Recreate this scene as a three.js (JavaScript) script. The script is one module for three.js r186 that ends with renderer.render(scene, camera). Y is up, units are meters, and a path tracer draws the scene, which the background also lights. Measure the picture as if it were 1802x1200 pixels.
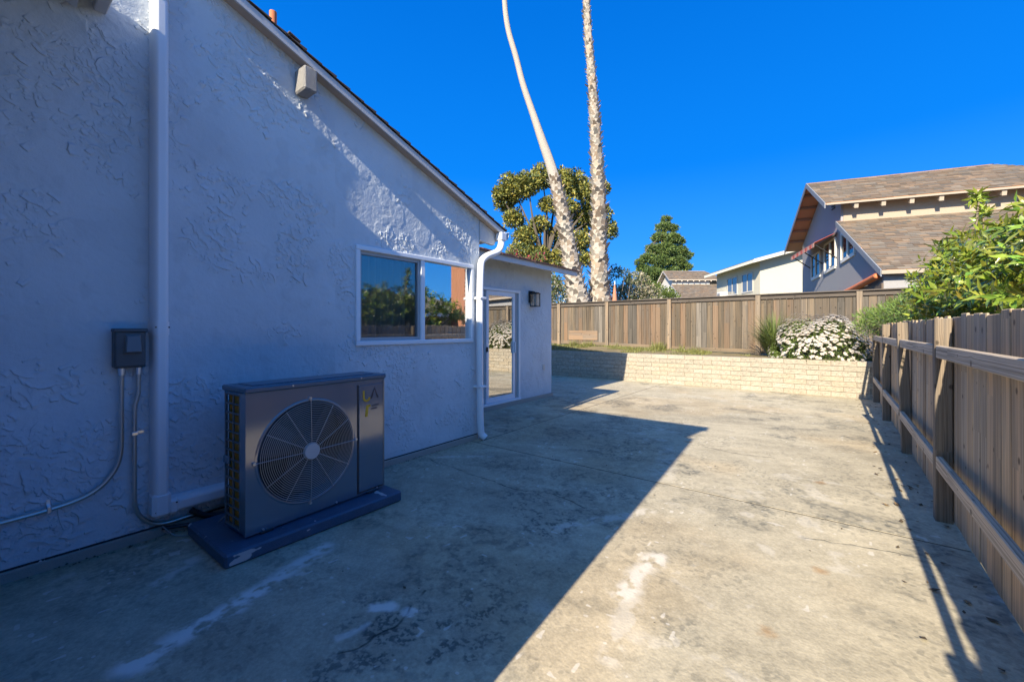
import * as THREE from 'three';
import { mergeGeometries } from 'three/addons/utils/BufferGeometryUtils.js';
import { ConvexGeometry } from 'three/addons/geometries/ConvexGeometry.js';

// ------------------------------------------------------------------ camera, sky, sun, exposure
const scene = new THREE.Scene();
const camera = new THREE.PerspectiveCamera(2 * Math.atan(600 / 740) * 180 / Math.PI, 1802 / 1200, 0.05, 600);
camera.position.set(0, 1.35, 0);
camera.rotation.y = Math.atan(569 / 740);              // looks 37.6 degrees left of the house wall's direction
camera.setViewOffset(1802, 1200, 0, 20, 1802, 1200);   // the lens is shifted a little: the horizon sits above the middle
const EXPOSURE = 3.35;
const renderer = new THREE.WebGLRenderer({ antialias: true });
renderer.toneMapping = THREE.LinearToneMapping;
renderer.toneMappingExposure = EXPOSURE;
renderer.shadowMap.enabled = true;

const SUN = new THREE.Vector3(0.138, 1, 1.695).normalize();
{ // clear deep blue sky, paler towards the horizon and round the sun
  const W = 512, Hh = 256, d = new Float32Array(W * Hh * 4);
  const stops = [[-1, .10, .12, .14], [-.02, .12, .14, .16], [0, .06, .205, .43], [.07, .032, .158, .39], [.18, .012, .115, .365], [.34, .0012, .076, .30], [.6, .0004, .055, .24], [1, .0004, .045, .20]];
  for (let j = 0; j < Hh; j++) for (let i = 0; i < W; i++) {
    const el = ((j + .5) / Hh - .5) * Math.PI, az = ((i + .5) / W - .5) * 2 * Math.PI, sy = Math.sin(el);
    let k = 0; while (k < stops.length - 2 && sy > stops[k + 1][0]) k++;
    const A = stops[k], B = stops[k + 1], t = Math.min(1, Math.max(0, (sy - A[0]) / (B[0] - A[0])));
    const dx = Math.cos(el) * Math.cos(az), dz = Math.cos(el) * Math.sin(az);
    const c = dx * SUN.x + sy * SUN.y + dz * SUN.z;
    const glow = sy > 0 ? .32 * Math.pow(Math.max(0, c), 4) + .4 * Math.pow(Math.max(0, c), 90) : 0;
    const o = (j * W + i) * 4;
    d[o] = A[1] + (B[1] - A[1]) * t + glow * .50; d[o + 1] = A[2] + (B[2] - A[2]) * t + glow * .84; d[o + 2] = A[3] + (B[3] - A[3]) * t + glow; d[o + 3] = 1;
  }
  const sky = new THREE.DataTexture(d, W, Hh, THREE.RGBAFormat, THREE.FloatType);
  sky.mapping = THREE.EquirectangularReflectionMapping; sky.magFilter = sky.minFilter = THREE.LinearFilter; sky.wrapS = THREE.RepeatWrapping; sky.needsUpdate = true;
  scene.background = sky; scene.environment = sky;
}
const sun = new THREE.DirectionalLight(new THREE.Color(1, .86, .64), 3.35);
sun.position.copy(SUN).multiplyScalar(60).add(new THREE.Vector3(-2, 0, -8)); sun.target.position.set(-2, 0, -8);
sun.castShadow = true; sun.shadow.mapSize.set(4096, 4096);
Object.assign(sun.shadow.camera, { left: -35, right: 35, top: 35, bottom: -35, near: 1, far: 140 });
scene.add(sun, sun.target);

// ------------------------------------------------------------------ helpers
// Plan: x = R metres right of the camera, z = -a where a = metres ahead along the house wall.
let seed = 7; const rnd = () => { seed = (seed * 1664525 + 1013904223) >>> 0; return seed / 4294967296; };
const rr = (a, b) => a + (b - a) * rnd();
const sm = (a, b, x) => { const t = Math.min(1, Math.max(0, (x - a) / (b - a))); return t * t * (3 - 2 * t); };
const lerp = (a, b, t) => a + (b - a) * t;
const PERM = new Uint8Array(512); { const p = [...Array(256).keys()]; for (let i = 255; i > 0; i--) { const j = Math.floor(rnd() * (i + 1)); [p[i], p[j]] = [p[j], p[i]]; } for (let i = 0; i < 512; i++) PERM[i] = p[i & 255]; }
function vn(x, y) { // value noise 0..1
  const xi = Math.floor(x), yi = Math.floor(y); let fx = x - xi, fy = y - yi; fx = fx * fx * (3 - 2 * fx); fy = fy * fy * (3 - 2 * fy);
  const X = xi & 255, Y = yi & 255, X1 = (X + 1) & 255, Y1 = (Y + 1) & 255;
  const a = PERM[PERM[X] + Y], b = PERM[PERM[X1] + Y], c = PERM[PERM[X] + Y1], d = PERM[PERM[X1] + Y1];
  return (a + (b - a) * fx + (c - a) * fy + (a - b - c + d) * fx * fy) / 255;
}
function fbm(x, y, o = 4) { let s = 0, a = .5, n = 0; for (let i = 0; i < o; i++) { s += a * vn(x, y); n += a; a *= .5; x = x * 2.03 + 17.3; y = y * 2.01 + 9.1; } return s / n; }
const enc = v => Math.round(255 * (v <= .0031308 ? 12.92 * v : 1.055 * Math.pow(Math.min(1, v), 1 / 2.4) - .055));
function tex(w, h, f, srgb = true, wrap = true) {
  const d = new Uint8Array(w * h * 4), o = [0, 0, 0];
  for (let j = 0; j < h; j++) for (let i = 0; i < w; i++) { f((i + .5) / w, (j + .5) / h, o); const k = (j * w + i) * 4; for (let c = 0; c < 3; c++) d[k + c] = srgb ? enc(Math.max(0, o[c])) : Math.max(0, Math.min(255, Math.round(o[c] * 255))); d[k + 3] = 255; }
  const t = new THREE.DataTexture(d, w, h, THREE.RGBAFormat); if (srgb) t.colorSpace = THREE.SRGBColorSpace;
  t.magFilter = THREE.LinearFilter; t.minFilter = THREE.LinearMipmapLinearFilter; t.generateMipmaps = true; t.wrapS = t.wrapT = wrap ? THREE.RepeatWrapping : THREE.MirroredRepeatWrapping; t.needsUpdate = true; return t;
}
const rep = (t, x, y) => { const c = t.clone(); c.repeat.set(x, y); c.needsUpdate = true; return c; };
const lin = (r, g, b) => new THREE.Color().setRGB(r, g, b);
const mat = (r, g, b, rough = .8, extra = {}) => new THREE.MeshStandardMaterial({ color: lin(r, g, b), roughness: rough, ...extra });
const phys = (r, g, b, rough, extra = {}) => new THREE.MeshPhysicalMaterial({ color: lin(r, g, b), roughness: rough, ...extra });

const used = new Map();
function numbered(n) { const k = used.get(n) || 0; used.set(n, k + 1); return k ? n + '_' + String(k).padStart(3, '0') : n; }
function thing(name, label, category, pos = [0, 0, 0], turn = 0, group) {
  const o = new THREE.Group(); o.name = numbered(name); o.position.set(...pos); o.rotation.y = turn; o.userData = { label, category }; if (group) o.userData.group = group; scene.add(o); return o;
}
function struct(name) { const o = new THREE.Group(); o.name = numbered(name); o.userData = { kind: 'structure' }; scene.add(o); return o; }
function add(name, geo, m, parent, label, stuff) { const o = new THREE.Mesh(geo, m); o.name = name; o.castShadow = o.receiveShadow = true; parent.add(o); if (label) o.userData.label = label; if (stuff) o.userData.kind = 'stuff'; return o; }

function metric(g, axis = 1, off = [0, 0]) { // uv in metres, v along the given axis
  g = g.index ? g.toNonIndexed() : g; const p = g.attributes.position, n = p.count, uv = new Float32Array(n * 2);
  const a = new THREE.Vector3(), b = new THREE.Vector3(), c = new THREE.Vector3();
  for (let i = 0; i < n; i += 3) {
    a.fromBufferAttribute(p, i); b.fromBufferAttribute(p, i + 1); c.fromBufferAttribute(p, i + 2);
    const m = b.clone().sub(a).cross(c.clone().sub(a)), q = [Math.abs(m.x), Math.abs(m.y), Math.abs(m.z)];
    const k = q[0] >= q[1] && q[0] >= q[2] ? 0 : q[1] >= q[2] ? 1 : 2; let V = axis, U;
    if (V === k) V = k === 1 ? 2 : 1; U = 3 - k - V;
    for (let j = 0; j < 3; j++) { const e = [p.getX(i + j), p.getY(i + j), p.getZ(i + j)]; uv[(i + j) * 2] = e[U] + off[0]; uv[(i + j) * 2 + 1] = e[V] + off[1]; }
  }
  g.setAttribute('uv', new THREE.BufferAttribute(uv, 2)); return g;
}
function bx(x0, x1, y0, y1, z0, z1) { return metric(new THREE.BoxGeometry(Math.abs(x1 - x0), Math.abs(y1 - y0), Math.abs(z1 - z0)).translate((x0 + x1) / 2, (y0 + y1) / 2, (z0 + z1) / 2)); }
const bR = (R0, R1, y0, y1, a0, a1) => bx(R0, R1, y0, y1, -a1, -a0);      // box in plan coordinates
function cbox(w, h, d, r = .004, axis = 1, off) { // chamfered box centred on the origin
  const P = []; for (const sx of [-1, 1]) for (const sy of [-1, 1]) for (const sz of [-1, 1]) { const X = sx * w / 2, Y = sy * h / 2, Z = sz * d / 2; P.push(new THREE.Vector3(X, Y - sy * r, Z - sz * r), new THREE.Vector3(X - sx * r, Y, Z - sz * r), new THREE.Vector3(X - sx * r, Y - sy * r, Z)); }
  return metric(new ConvexGeometry(P), axis, off);
}
const cR = (R0, R1, y0, y1, a0, a1, r = .005, axis = 1) => metric(cbox(R1 - R0, y1 - y0, a1 - a0, r).translate((R0 + R1) / 2, (y0 + y1) / 2, -(a0 + a1) / 2), axis);
function mg(list) { list = list.map(g => { g = g.index ? g.toNonIndexed() : g.clone(); for (const k of Object.keys(g.attributes)) if (!['position', 'normal', 'uv'].includes(k)) g.deleteAttribute(k); if (!g.attributes.uv) g = metric(g); if (!g.attributes.normal) g.computeVertexNormals(); return g; }); return mergeGeometries(list); }
function slabPrism(pts, ext, depthVec) { // pts: planar polygon of Vector3, pushed along depthVec
  const P = pts.concat(pts.map(p => p.clone().add(depthVec))); return metric(new ConvexGeometry(P));
}
const V = (R, y, a) => new THREE.Vector3(R, y, -a);
function limb(pts, rad, seg = 10, cap = true, smooth = 0) { // tapered tube; pts Vector3[], rad number or number[]
  let P = pts, Rr = Array.isArray(rad) ? rad : pts.map(() => rad);
  if (smooth) { const c = new THREE.CatmullRomCurve3(pts, false, 'centripetal'), n = smooth; P = []; const q = []; for (let i = 0; i <= n; i++) { const t = i / n; P.push(c.getPoint(t)); const f = t * (pts.length - 1), k = Math.min(pts.length - 2, Math.floor(f)); q.push(lerp(Rr[k], Rr[k + 1], f - k)); } Rr = q; }
  const n = P.length, pos = [], uv = [], idx = []; let nrm = new THREE.Vector3(1, 0, 0), L = 0; const T = new THREE.Vector3(), B = new THREE.Vector3();
  for (let i = 0; i < n; i++) {
    T.copy(P[Math.min(n - 1, i + 1)]).sub(P[Math.max(0, i - 1)]).normalize(); if (Math.abs(T.dot(nrm)) > .95) nrm.set(0, 0, 1); nrm.addScaledVector(T, -nrm.dot(T)).normalize(); B.crossVectors(T, nrm);
    if (i) L += P[i].distanceTo(P[i - 1]);
    for (let j = 0; j <= seg; j++) { const w = j / seg * Math.PI * 2, cx = Math.cos(w) * Rr[i], cy = Math.sin(w) * Rr[i]; pos.push(P[i].x + nrm.x * cx + B.x * cy, P[i].y + nrm.y * cx + B.y * cy, P[i].z + nrm.z * cx + B.z * cy); uv.push(j / seg * 6.28 * Rr[i], L); }
  }
  for (let i = 0; i < n - 1; i++) for (let j = 0; j < seg; j++) { const a = i * (seg + 1) + j, b = a + seg + 1; idx.push(a, a + 1, b, b, a + 1, b + 1); }
  if (cap) for (const [i, f] of [[0, 1], [n - 1, 0]]) { const c = pos.length / 3; pos.push(P[i].x, P[i].y, P[i].z); uv.push(0, 0); for (let j = 0; j < seg; j++) { const a = i * (seg + 1) + j; f ? idx.push(c, a + 1, a) : idx.push(c, a, a + 1); } }
  const g = new THREE.BufferGeometry(); g.setAttribute('position', new THREE.Float32BufferAttribute(pos, 3)); g.setAttribute('uv', new THREE.Float32BufferAttribute(uv, 2)); g.setIndex(idx); g.computeVertexNormals(); return g;
}
class Soup { // loose triangles with colours
  constructor() { this.p = []; this.c = []; }
  tri(a, b, c, k) { this.p.push(a.x, a.y, a.z, b.x, b.y, b.z, c.x, c.y, c.z); for (let i = 0; i < 3; i++) this.c.push(k[0], k[1], k[2]); }
  leaf(o, dir, side, len, wid, k, fold = .25) { // folded pointed leaf from o along dir
    const n = dir.clone().cross(side).normalize(), s = side.clone().addScaledVector(dir, -side.dot(dir)).normalize();
    const m = o.clone().addScaledVector(dir, len * .5).addScaledVector(n, -wid * fold), t = o.clone().addScaledVector(dir, len).addScaledVector(n, -len * .12);
    const l = o.clone().addScaledVector(dir, len * .45).addScaledVector(s, wid), r = o.clone().addScaledVector(dir, len * .45).addScaledVector(s, -wid);
    this.tri(o, l, m, k); this.tri(l, t, m, k); this.tri(o, m, r, k); this.tri(m, t, r, k);
  }
  geo() { const g = new THREE.BufferGeometry(); g.setAttribute('position', new THREE.Float32BufferAttribute(this.p, 3)); g.setAttribute('color', new THREE.Float32BufferAttribute(this.c, 3)); g.computeVertexNormals(); return g; }
}
const rdir = () => { const z = rr(-1, 1), w = rr(0, 6.2832), q = Math.sqrt(1 - z * z); return new THREE.Vector3(q * Math.cos(w), z, q * Math.sin(w)); };
const tint = (c, v = .25) => { const f = 1 + rr(-v, v), h = rr(-.12, .12); return [c[0] * f * (1 + h), c[1] * f, c[2] * f * (1 - h)]; };

// ------------------------------------------------------------------ procedural materials
const fineBump = tex(512, 512, (u, v, o) => { const n = fbm(u * 64, v * 64, 3) * .6 + vn(u * 170, v * 170) * .4; o[0] = o[1] = o[2] = n; }, false);
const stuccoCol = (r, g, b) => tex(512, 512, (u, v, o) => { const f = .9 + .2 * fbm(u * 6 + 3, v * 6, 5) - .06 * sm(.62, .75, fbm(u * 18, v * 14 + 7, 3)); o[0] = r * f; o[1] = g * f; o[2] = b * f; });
const M = {};
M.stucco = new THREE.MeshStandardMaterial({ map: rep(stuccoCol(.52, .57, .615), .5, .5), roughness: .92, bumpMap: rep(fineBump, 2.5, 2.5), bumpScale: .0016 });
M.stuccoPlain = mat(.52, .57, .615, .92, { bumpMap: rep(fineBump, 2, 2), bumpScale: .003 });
M.white = mat(.70, .73, .77, .35); M.trim = mat(.50, .50, .50, .55, { bumpMap: rep(fineBump, 3, 3), bumpScale: .0008 });
M.vinyl = mat(.70, .74, .79, .3); M.sash = mat(.36, .38, .40, .45);
M.soffit = mat(.40, .33, .27, .8);
M.dark = mat(.02, .02, .022, .6); M.black = mat(.018, .018, .02, .42);
M.steel = mat(.62, .60, .56, .34, { metalness: 1, bumpMap: rep(fineBump, 6, 6), bumpScale: .0003 });
M.zinc = mat(.75, .76, .78, .3, { metalness: 1 });
M.footing = mat(.34, .315, .28, .95, { bumpMap: rep(fineBump, 2, 2), bumpScale: .004 });
M.glass = phys(.95, .97, .97, .015, { transmission: 1, thickness: 0, ior: 4.4 });
M.glassDoor = phys(.95, .97, .97, .012, { transmission: 1, thickness: 0, ior: 5.6 });
M.glassScreened = phys(.8, .86, .88, .03, { transmission: 1, thickness: 0, ior: 3.2 });
M.lampGlass = phys(.9, .9, .88, .1, { transmission: 1, thickness: 0, ior: 1.5 });
M.room = mat(.24, .21, .18, .95); M.curtain = mat(.42, .40, .37, .95);
M.terracotta = mat(.50, .17, .07, .8);
const shingleTex = tex(512, 512, (u, v, o) => { const f = .72 + .5 * fbm(u * 40, v * 40, 3) + .25 * (vn(u * 200, v * 200) - .5); o[0] = f; o[1] = f; o[2] = f; });
function woodTex(s, base, alt, dark) {
  const knots = []; for (let i = 0; i < 7; i++) knots.push([.08 + .84 * ((i * .37 + s * .21) % 1), ((i * .613 + s * .173) % 1), .012 + .018 * ((i * .7 + s * .3) % 1)]);
  return tex(256, 1024, (u, v, o) => {
    let du = 0, kn = 0; for (const [a, b, r] of knots) { const dx = u - a, dy = (v - b) * 6, q = dx * dx + dy * dy; du += dx * .5 * Math.exp(-q / (r * 3.5 * r * 3.5 * 3)); kn = Math.max(kn, sm(r * 1.5, r * .6, Math.sqrt(q) * .55)); }
    const x = u - du * .6 + .02 * fbm(u * 3 + s, v * 3, 3);
    const g = fbm(x * 46 + s * 11, v * 3.2 + s, 4), g2 = vn(x * 130 + s * 5, v * 9), w = fbm(x * 5 + s * 3, v * 2.4 + s * 7, 3), cr = sm(.70, .78, vn(x * 90 + s * 2, v * 2.2 + 3)) * .55;
    const t = sm(.35, .68, w), k = sm(.42, .72, g) * .62 + .2 * g2;
    for (let c = 0; c < 3; c++) { let q = lerp(base[c], alt[c], t); q = lerp(q, dark[c], k * .75); q *= 1 - cr * .6; o[c] = lerp(q, dark[c] * .45, kn * .85); }
  });
}
const grainBump = tex(256, 512, (u, v, o) => { o[0] = o[1] = o[2] = .6 * fbm(u * 50, v * 3, 3) + .4 * vn(u * 120, v * 8); }, false);
const woods = [woodTex(1, [.34, .27, .20], [.26, .22, .18], [.11, .085, .065]), woodTex(2, [.44, .33, .22], [.33, .27, .20], [.16, .115, .075]), woodTex(3, [.46, .31, .20], [.37, .29, .22], [.17, .11, .07]), woodTex(4, [.30, .265, .225], [.24, .215, .185], [.10, .085, .07])];
const woodMat = (k, f, g = f, b = f) => new THREE.MeshStandardMaterial({ map: rep(woods[k], 1 / .30, 1 / 1.9), color: lin(f, g, b), roughness: .88, bumpMap: rep(grainBump, 1 / .2, 1 / .9), bumpScale: .0022 });

// stucco relief: smooth trowelled fields with clusters of short torn ridges, each with one sharp and one feathered side
const SN = 2048, SW = 4.2, SH = new Float32Array(SN * SN); {
  const pxm = SN / SW; let placed = 0, tries = 0;
  while (placed < 9000 && tries++ < 90000) {
    const a = rr(0, SW), y = rr(0, SW), dn = fbm(a * 1.5 + 9, y * 1.5 + 4, 3) * .55 + fbm(a * 4.5 + 70, y * 4.5, 2) * .45; if (sm(.44, .62, dn) < rnd() * 1.02) continue; placed++;
    const len = (rnd() < .07 ? rr(.06, .14) : rnd() < .6 ? rr(.007, .022) : rr(.018, .05)), ang = -.95 + rr(-.6, .6) + (rnd() < .25 ? rr(-1.2, 1.2) : 0), curv = rr(-11, 11), amp = rr(.0016, .0046) * (.6 + .4 * Math.min(1, len / .05)), lam = rr(.010, .034), side = rnd() < .8 ? 1 : -1;
    const ca = Math.cos(ang), sa = Math.sin(ang), rad = len / 2 + .05, i0 = Math.floor((a - rad) * pxm), i1 = Math.ceil((a + rad) * pxm), j0 = Math.floor((y - rad) * pxm), j1 = Math.ceil((y + rad) * pxm), ph = rr(0, 99);
    for (let j = j0; j <= j1; j++) for (let i = i0; i <= i1; i++) {
      const dx = i / pxm - a, dy = j / pxm - y, t = dx * ca + dy * sa, tt = Math.abs(t) / (len / 2); if (tt > 1.15) continue;
      let q = (-dx * sa + dy * ca) * side - curv * t * t + .008 * (vn(t * 60 + ph, ph) - .5); const end = sm(1.15, .7, tt);
      const h = amp * end * (q >= 0 ? Math.exp(-q / lam) : sm(-.0035, 0, q)); if (h < 1e-5) continue;
      const k = ((j + SN) % SN) * SN + ((i + SN) % SN); if (h > SH[k]) SH[k] = h;
    }
  }
}
const strokeAt = (a, y) => { const x = (a + .15) / SW * SN, z = y / SW * SN, i = Math.floor(x), j = Math.floor(z), fx = x - i, fz = z - j, g = (p, q) => SH[((q % SN + SN) % SN) * SN + ((p % SN + SN) % SN)]; return lerp(lerp(g(i, j), g(i + 1, j), fx), lerp(g(i, j + 1), g(i + 1, j + 1), fx), fz); };
function relief(a, y, amp = 1) {
  const cl = sm(.42, .60, fbm(a * 1.5 + 9, y * 1.5 + 4, 3));
  return amp * (1.35 * strokeAt(a, y) + .0020 * sm(.50, .53, fbm(a * 6, y * 6 + 31, 3)) + .0045 * (fbm(a * 1.3, y * 1.3, 2) - .5) + .0030 * (fbm(a * 27, y * 27, 3) - .5) + .0030 * cl * (fbm(a * 44 + 7, y * 44, 2) - .5));
}
function reliefSheet(Rw, a0, a1, y0, top, cell, hole, amp) { // displaced stucco skin facing +R, with a rectangular hole
  const nx = Math.round((a1 - a0) / cell), ny = Math.round((Math.max(top(a0), top(a1)) - y0) / cell), pos = new Float32Array((nx + 1) * (ny + 1) * 3), uv = new Float32Array((nx + 1) * (ny + 1) * 2), idx = [];
  for (let j = 0; j <= ny; j++) for (let i = 0; i <= nx; i++) { const a = a0 + (a1 - a0) * i / nx, y = y0 + (top(a) - y0) * j / ny, k = j * (nx + 1) + i; pos[k * 3] = Rw + relief(a, y, amp); pos[k * 3 + 1] = y; pos[k * 3 + 2] = -a; uv[k * 2] = a; uv[k * 2 + 1] = y; }
  for (let j = 0; j < ny; j++) for (let i = 0; i < nx; i++) { const a = a0 + (a1 - a0) * (i + .5) / nx, y = y0 + (top(a) - y0) * (j + .5) / ny; if (hole && a > hole[0] && a < hole[1] && y > hole[2] && y < hole[3]) continue; const k = j * (nx + 1) + i, m = k + nx + 1; idx.push(k, k + 1, m, m, k + 1, m + 1); }
  const g = new THREE.BufferGeometry(); g.setAttribute('position', new THREE.BufferAttribute(pos, 3)); g.setAttribute('uv', new THREE.BufferAttribute(uv, 2)); g.setIndex(idx); g.computeVertexNormals(); return g;
}
const stuccoBump = tex(SN, SN, (u, v, o) => { const i = Math.floor(u * SN), j = Math.floor(v * SN), a = u * SW, y = v * SW; o[0] = o[1] = o[2] = .1 + SH[j * SN + i] / .010 + .10 * fbm(a * 55, y * 55, 2) + .05 * vn(a * 230, y * 230); }, false);
M.stucco.bumpMap = stuccoBump; M.stucco.bumpScale = .017; M.stucco.bumpMap.repeat.set(1 / SW, 1 / SW); M.stucco.bumpMap.offset.set(.15 / SW, 0);
// roof covering of separate shingle tabs laid on the quad o + u*U + v*W (W runs up the slope)
function shingles(o, U, W, cols, tabW = .30, rowH = .14, th = .012, lim = 0) { // lim: length at the ridge where a hip cuts the slope
  const s = new Soup(), lu = U.length(), lw = W.length(), eu = U.clone().normalize(), ew = W.clone().normalize(); let n = eu.clone().cross(ew).normalize(); if (n.y < 0) n.negate();
  const rows = Math.floor(lw / rowH);
  const full = lu;
  for (let r = 0; r < rows; r++) {
    let x = -rr(0, tabW); const lu = lim ? lerp(full, lim, r / rows) : full;
    while (x < lu) {
      const w = tabW * rr(.55, 1.25), x0 = Math.max(0, x), x1 = Math.min(lu, x + w - .006); x += w; if (x1 - x0 < .02) continue;
      const k = tint(cols[Math.floor(rnd() * cols.length)], .16), t = th * rr(.7, 1.5), y0 = r * rowH - rr(0, .012), y1 = Math.min(lw, (r + 1) * rowH + .02);
      const P = (a, b, h) => o.clone().addScaledVector(eu, a).addScaledVector(ew, b).addScaledVector(n, h);
      const A = P(x0, y0, t + .004), B = P(x1, y0, t + .004), C = P(x1, y1, .004), D = P(x0, y1, .004), E = P(x0, y0, 0), F = P(x1, y0, 0);
      s.tri(A, B, C, k); s.tri(A, C, D, k); s.tri(E, F, B, k); s.tri(E, B, A, k); s.tri(E, A, D, k); s.tri(F, C, B, k);
    }
  }
  return s.geo();
}
M.shingleBrown = new THREE.MeshStandardMaterial({ vertexColors: true, roughness: .95 });

// ------------------------------------------------------------------ ground, patio, planting bed
{
  const g = struct('ground'); const gt = tex(256, 256, (u, v, o) => { const f = .6 + .8 * fbm(u * 12, v * 12, 4); o[0] = .13 * f; o[1] = .115 * f; o[2] = .07 * f; });
  add('soil', metric(new THREE.PlaneGeometry(900, 900).rotateX(-Math.PI / 2).translate(0, -.16, 0), 2), new THREE.MeshStandardMaterial({ map: rep(gt, .25, .25), roughness: 1 }), g);
  const t = struct('terrain');
  add('raised_yard', bR(-70, 90, -.15, .60, 12.42, 130), mat(.12, .12, .05, 1), t);
}
const cracks = [[[-3.40, 2.97], [-3.15, 2.90], [-2.95, 2.917], [-2.7, 2.87], [-2.396, 2.86], [-2.2, 2.83], [-2.028, 2.863], [-1.85, 2.95], [-1.677, 2.911], [-1.5, 2.86]],
  [[-1.66, .85], [-1.633, .955], [-1.60, 1.03], [-1.618, 1.102], [-1.59, 1.19], [-1.614, 1.279], [-1.66, 1.36], [-1.686, 1.449]],
  [[-.15, 3.32], [.1, 3.40], [.3, 3.44], [.5, 3.47]], [[-1.2, 5.2], [-.8, 5.12], [-.5, 5.2]]];
const segD = (x, y, A, B) => { const dx = B[0] - A[0], dy = B[1] - A[1], t = Math.max(0, Math.min(1, ((x - A[0]) * dx + (y - A[1]) * dy) / (dx * dx + dy * dy))); return Math.hypot(x - A[0] - dx * t, y - A[1] - dy * t); };
const chalk = [ // [R0,a0,R1,a1,width,strength]
  [-2.24, .42, -2.36, .92, .085, 1.3], [-2.36, .92, -2.52, 1.36, .075, 1.1], [-.86, 2.05, -.84, 2.5, .075, .8], [-.72, 1.62, -.86, 2.2, .06, .4], [-2.86, .62, -2.98, .80, .05, .6], [-2.75, .52, -2.8, .62, .03, .4],
  [-1.78, 1.20, -1.72, 1.26, .035, 1.1], [-1.62, 1.30, -1.57, 1.31, .03, 1.1], [-1.72, 1.0, -1.70, 1.12, .03, .7], [-1.5, 2.45, -1.1, 3.1, .06, .45], [-1.25, 3.9, -1.5, 4.9, .12, .25], [-3.3, 3.1, -2.9, 3.4, .06, .35], [-.3, .9, -.25, 1.4, .05, .4], [-.6, 1.0, -.42, 1.6, .05, .35]];
const mould = [[-1.55, 1.15, .55, .9], [-1.3, 1.55, .5, .85], [-1.9, 2.75, .5, .8], [-1.6, 2.55, .45, .95], [-1.5, 3.3, .45, .8], [-2.4, 3.4, .6, .7], [-1.9, 4.6, .7, .8], [-2.5, 5.6, .7, .7], [-2.7, 4.5, .5, .6], [-4.0, 5.2, .6, .5], [-3.2, .5, .5, .5], [-.4, 1.35, .25, .5], [-.15, 1.9, .3, .4], [-1.05, 2.9, .25, .5], [-.6, 2.75, .3, .4], [-.75, 3.5, .4, .45], [-.55, 1.95, .18, .5]];
const RU = 5.7, R00 = -5.0;
const crackAt = (R, a) => { let c = 9; for (const L of cracks) for (let i = 0; i < L.length - 1; i++) { const A = L[i], B = L[i + 1]; if (R < Math.min(A[0], B[0]) - .1 || R > Math.max(A[0], B[0]) + .1 || a < Math.min(A[1], B[1]) - .1 || a > Math.max(A[1], B[1]) + .1) continue; c = Math.min(c, segD(R + .03 * (fbm(R * 14, a * 14, 2) - .5), a + .03 * (fbm(R * 14 + 9, a * 14, 2) - .5), A, B)); } return c; };
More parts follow.
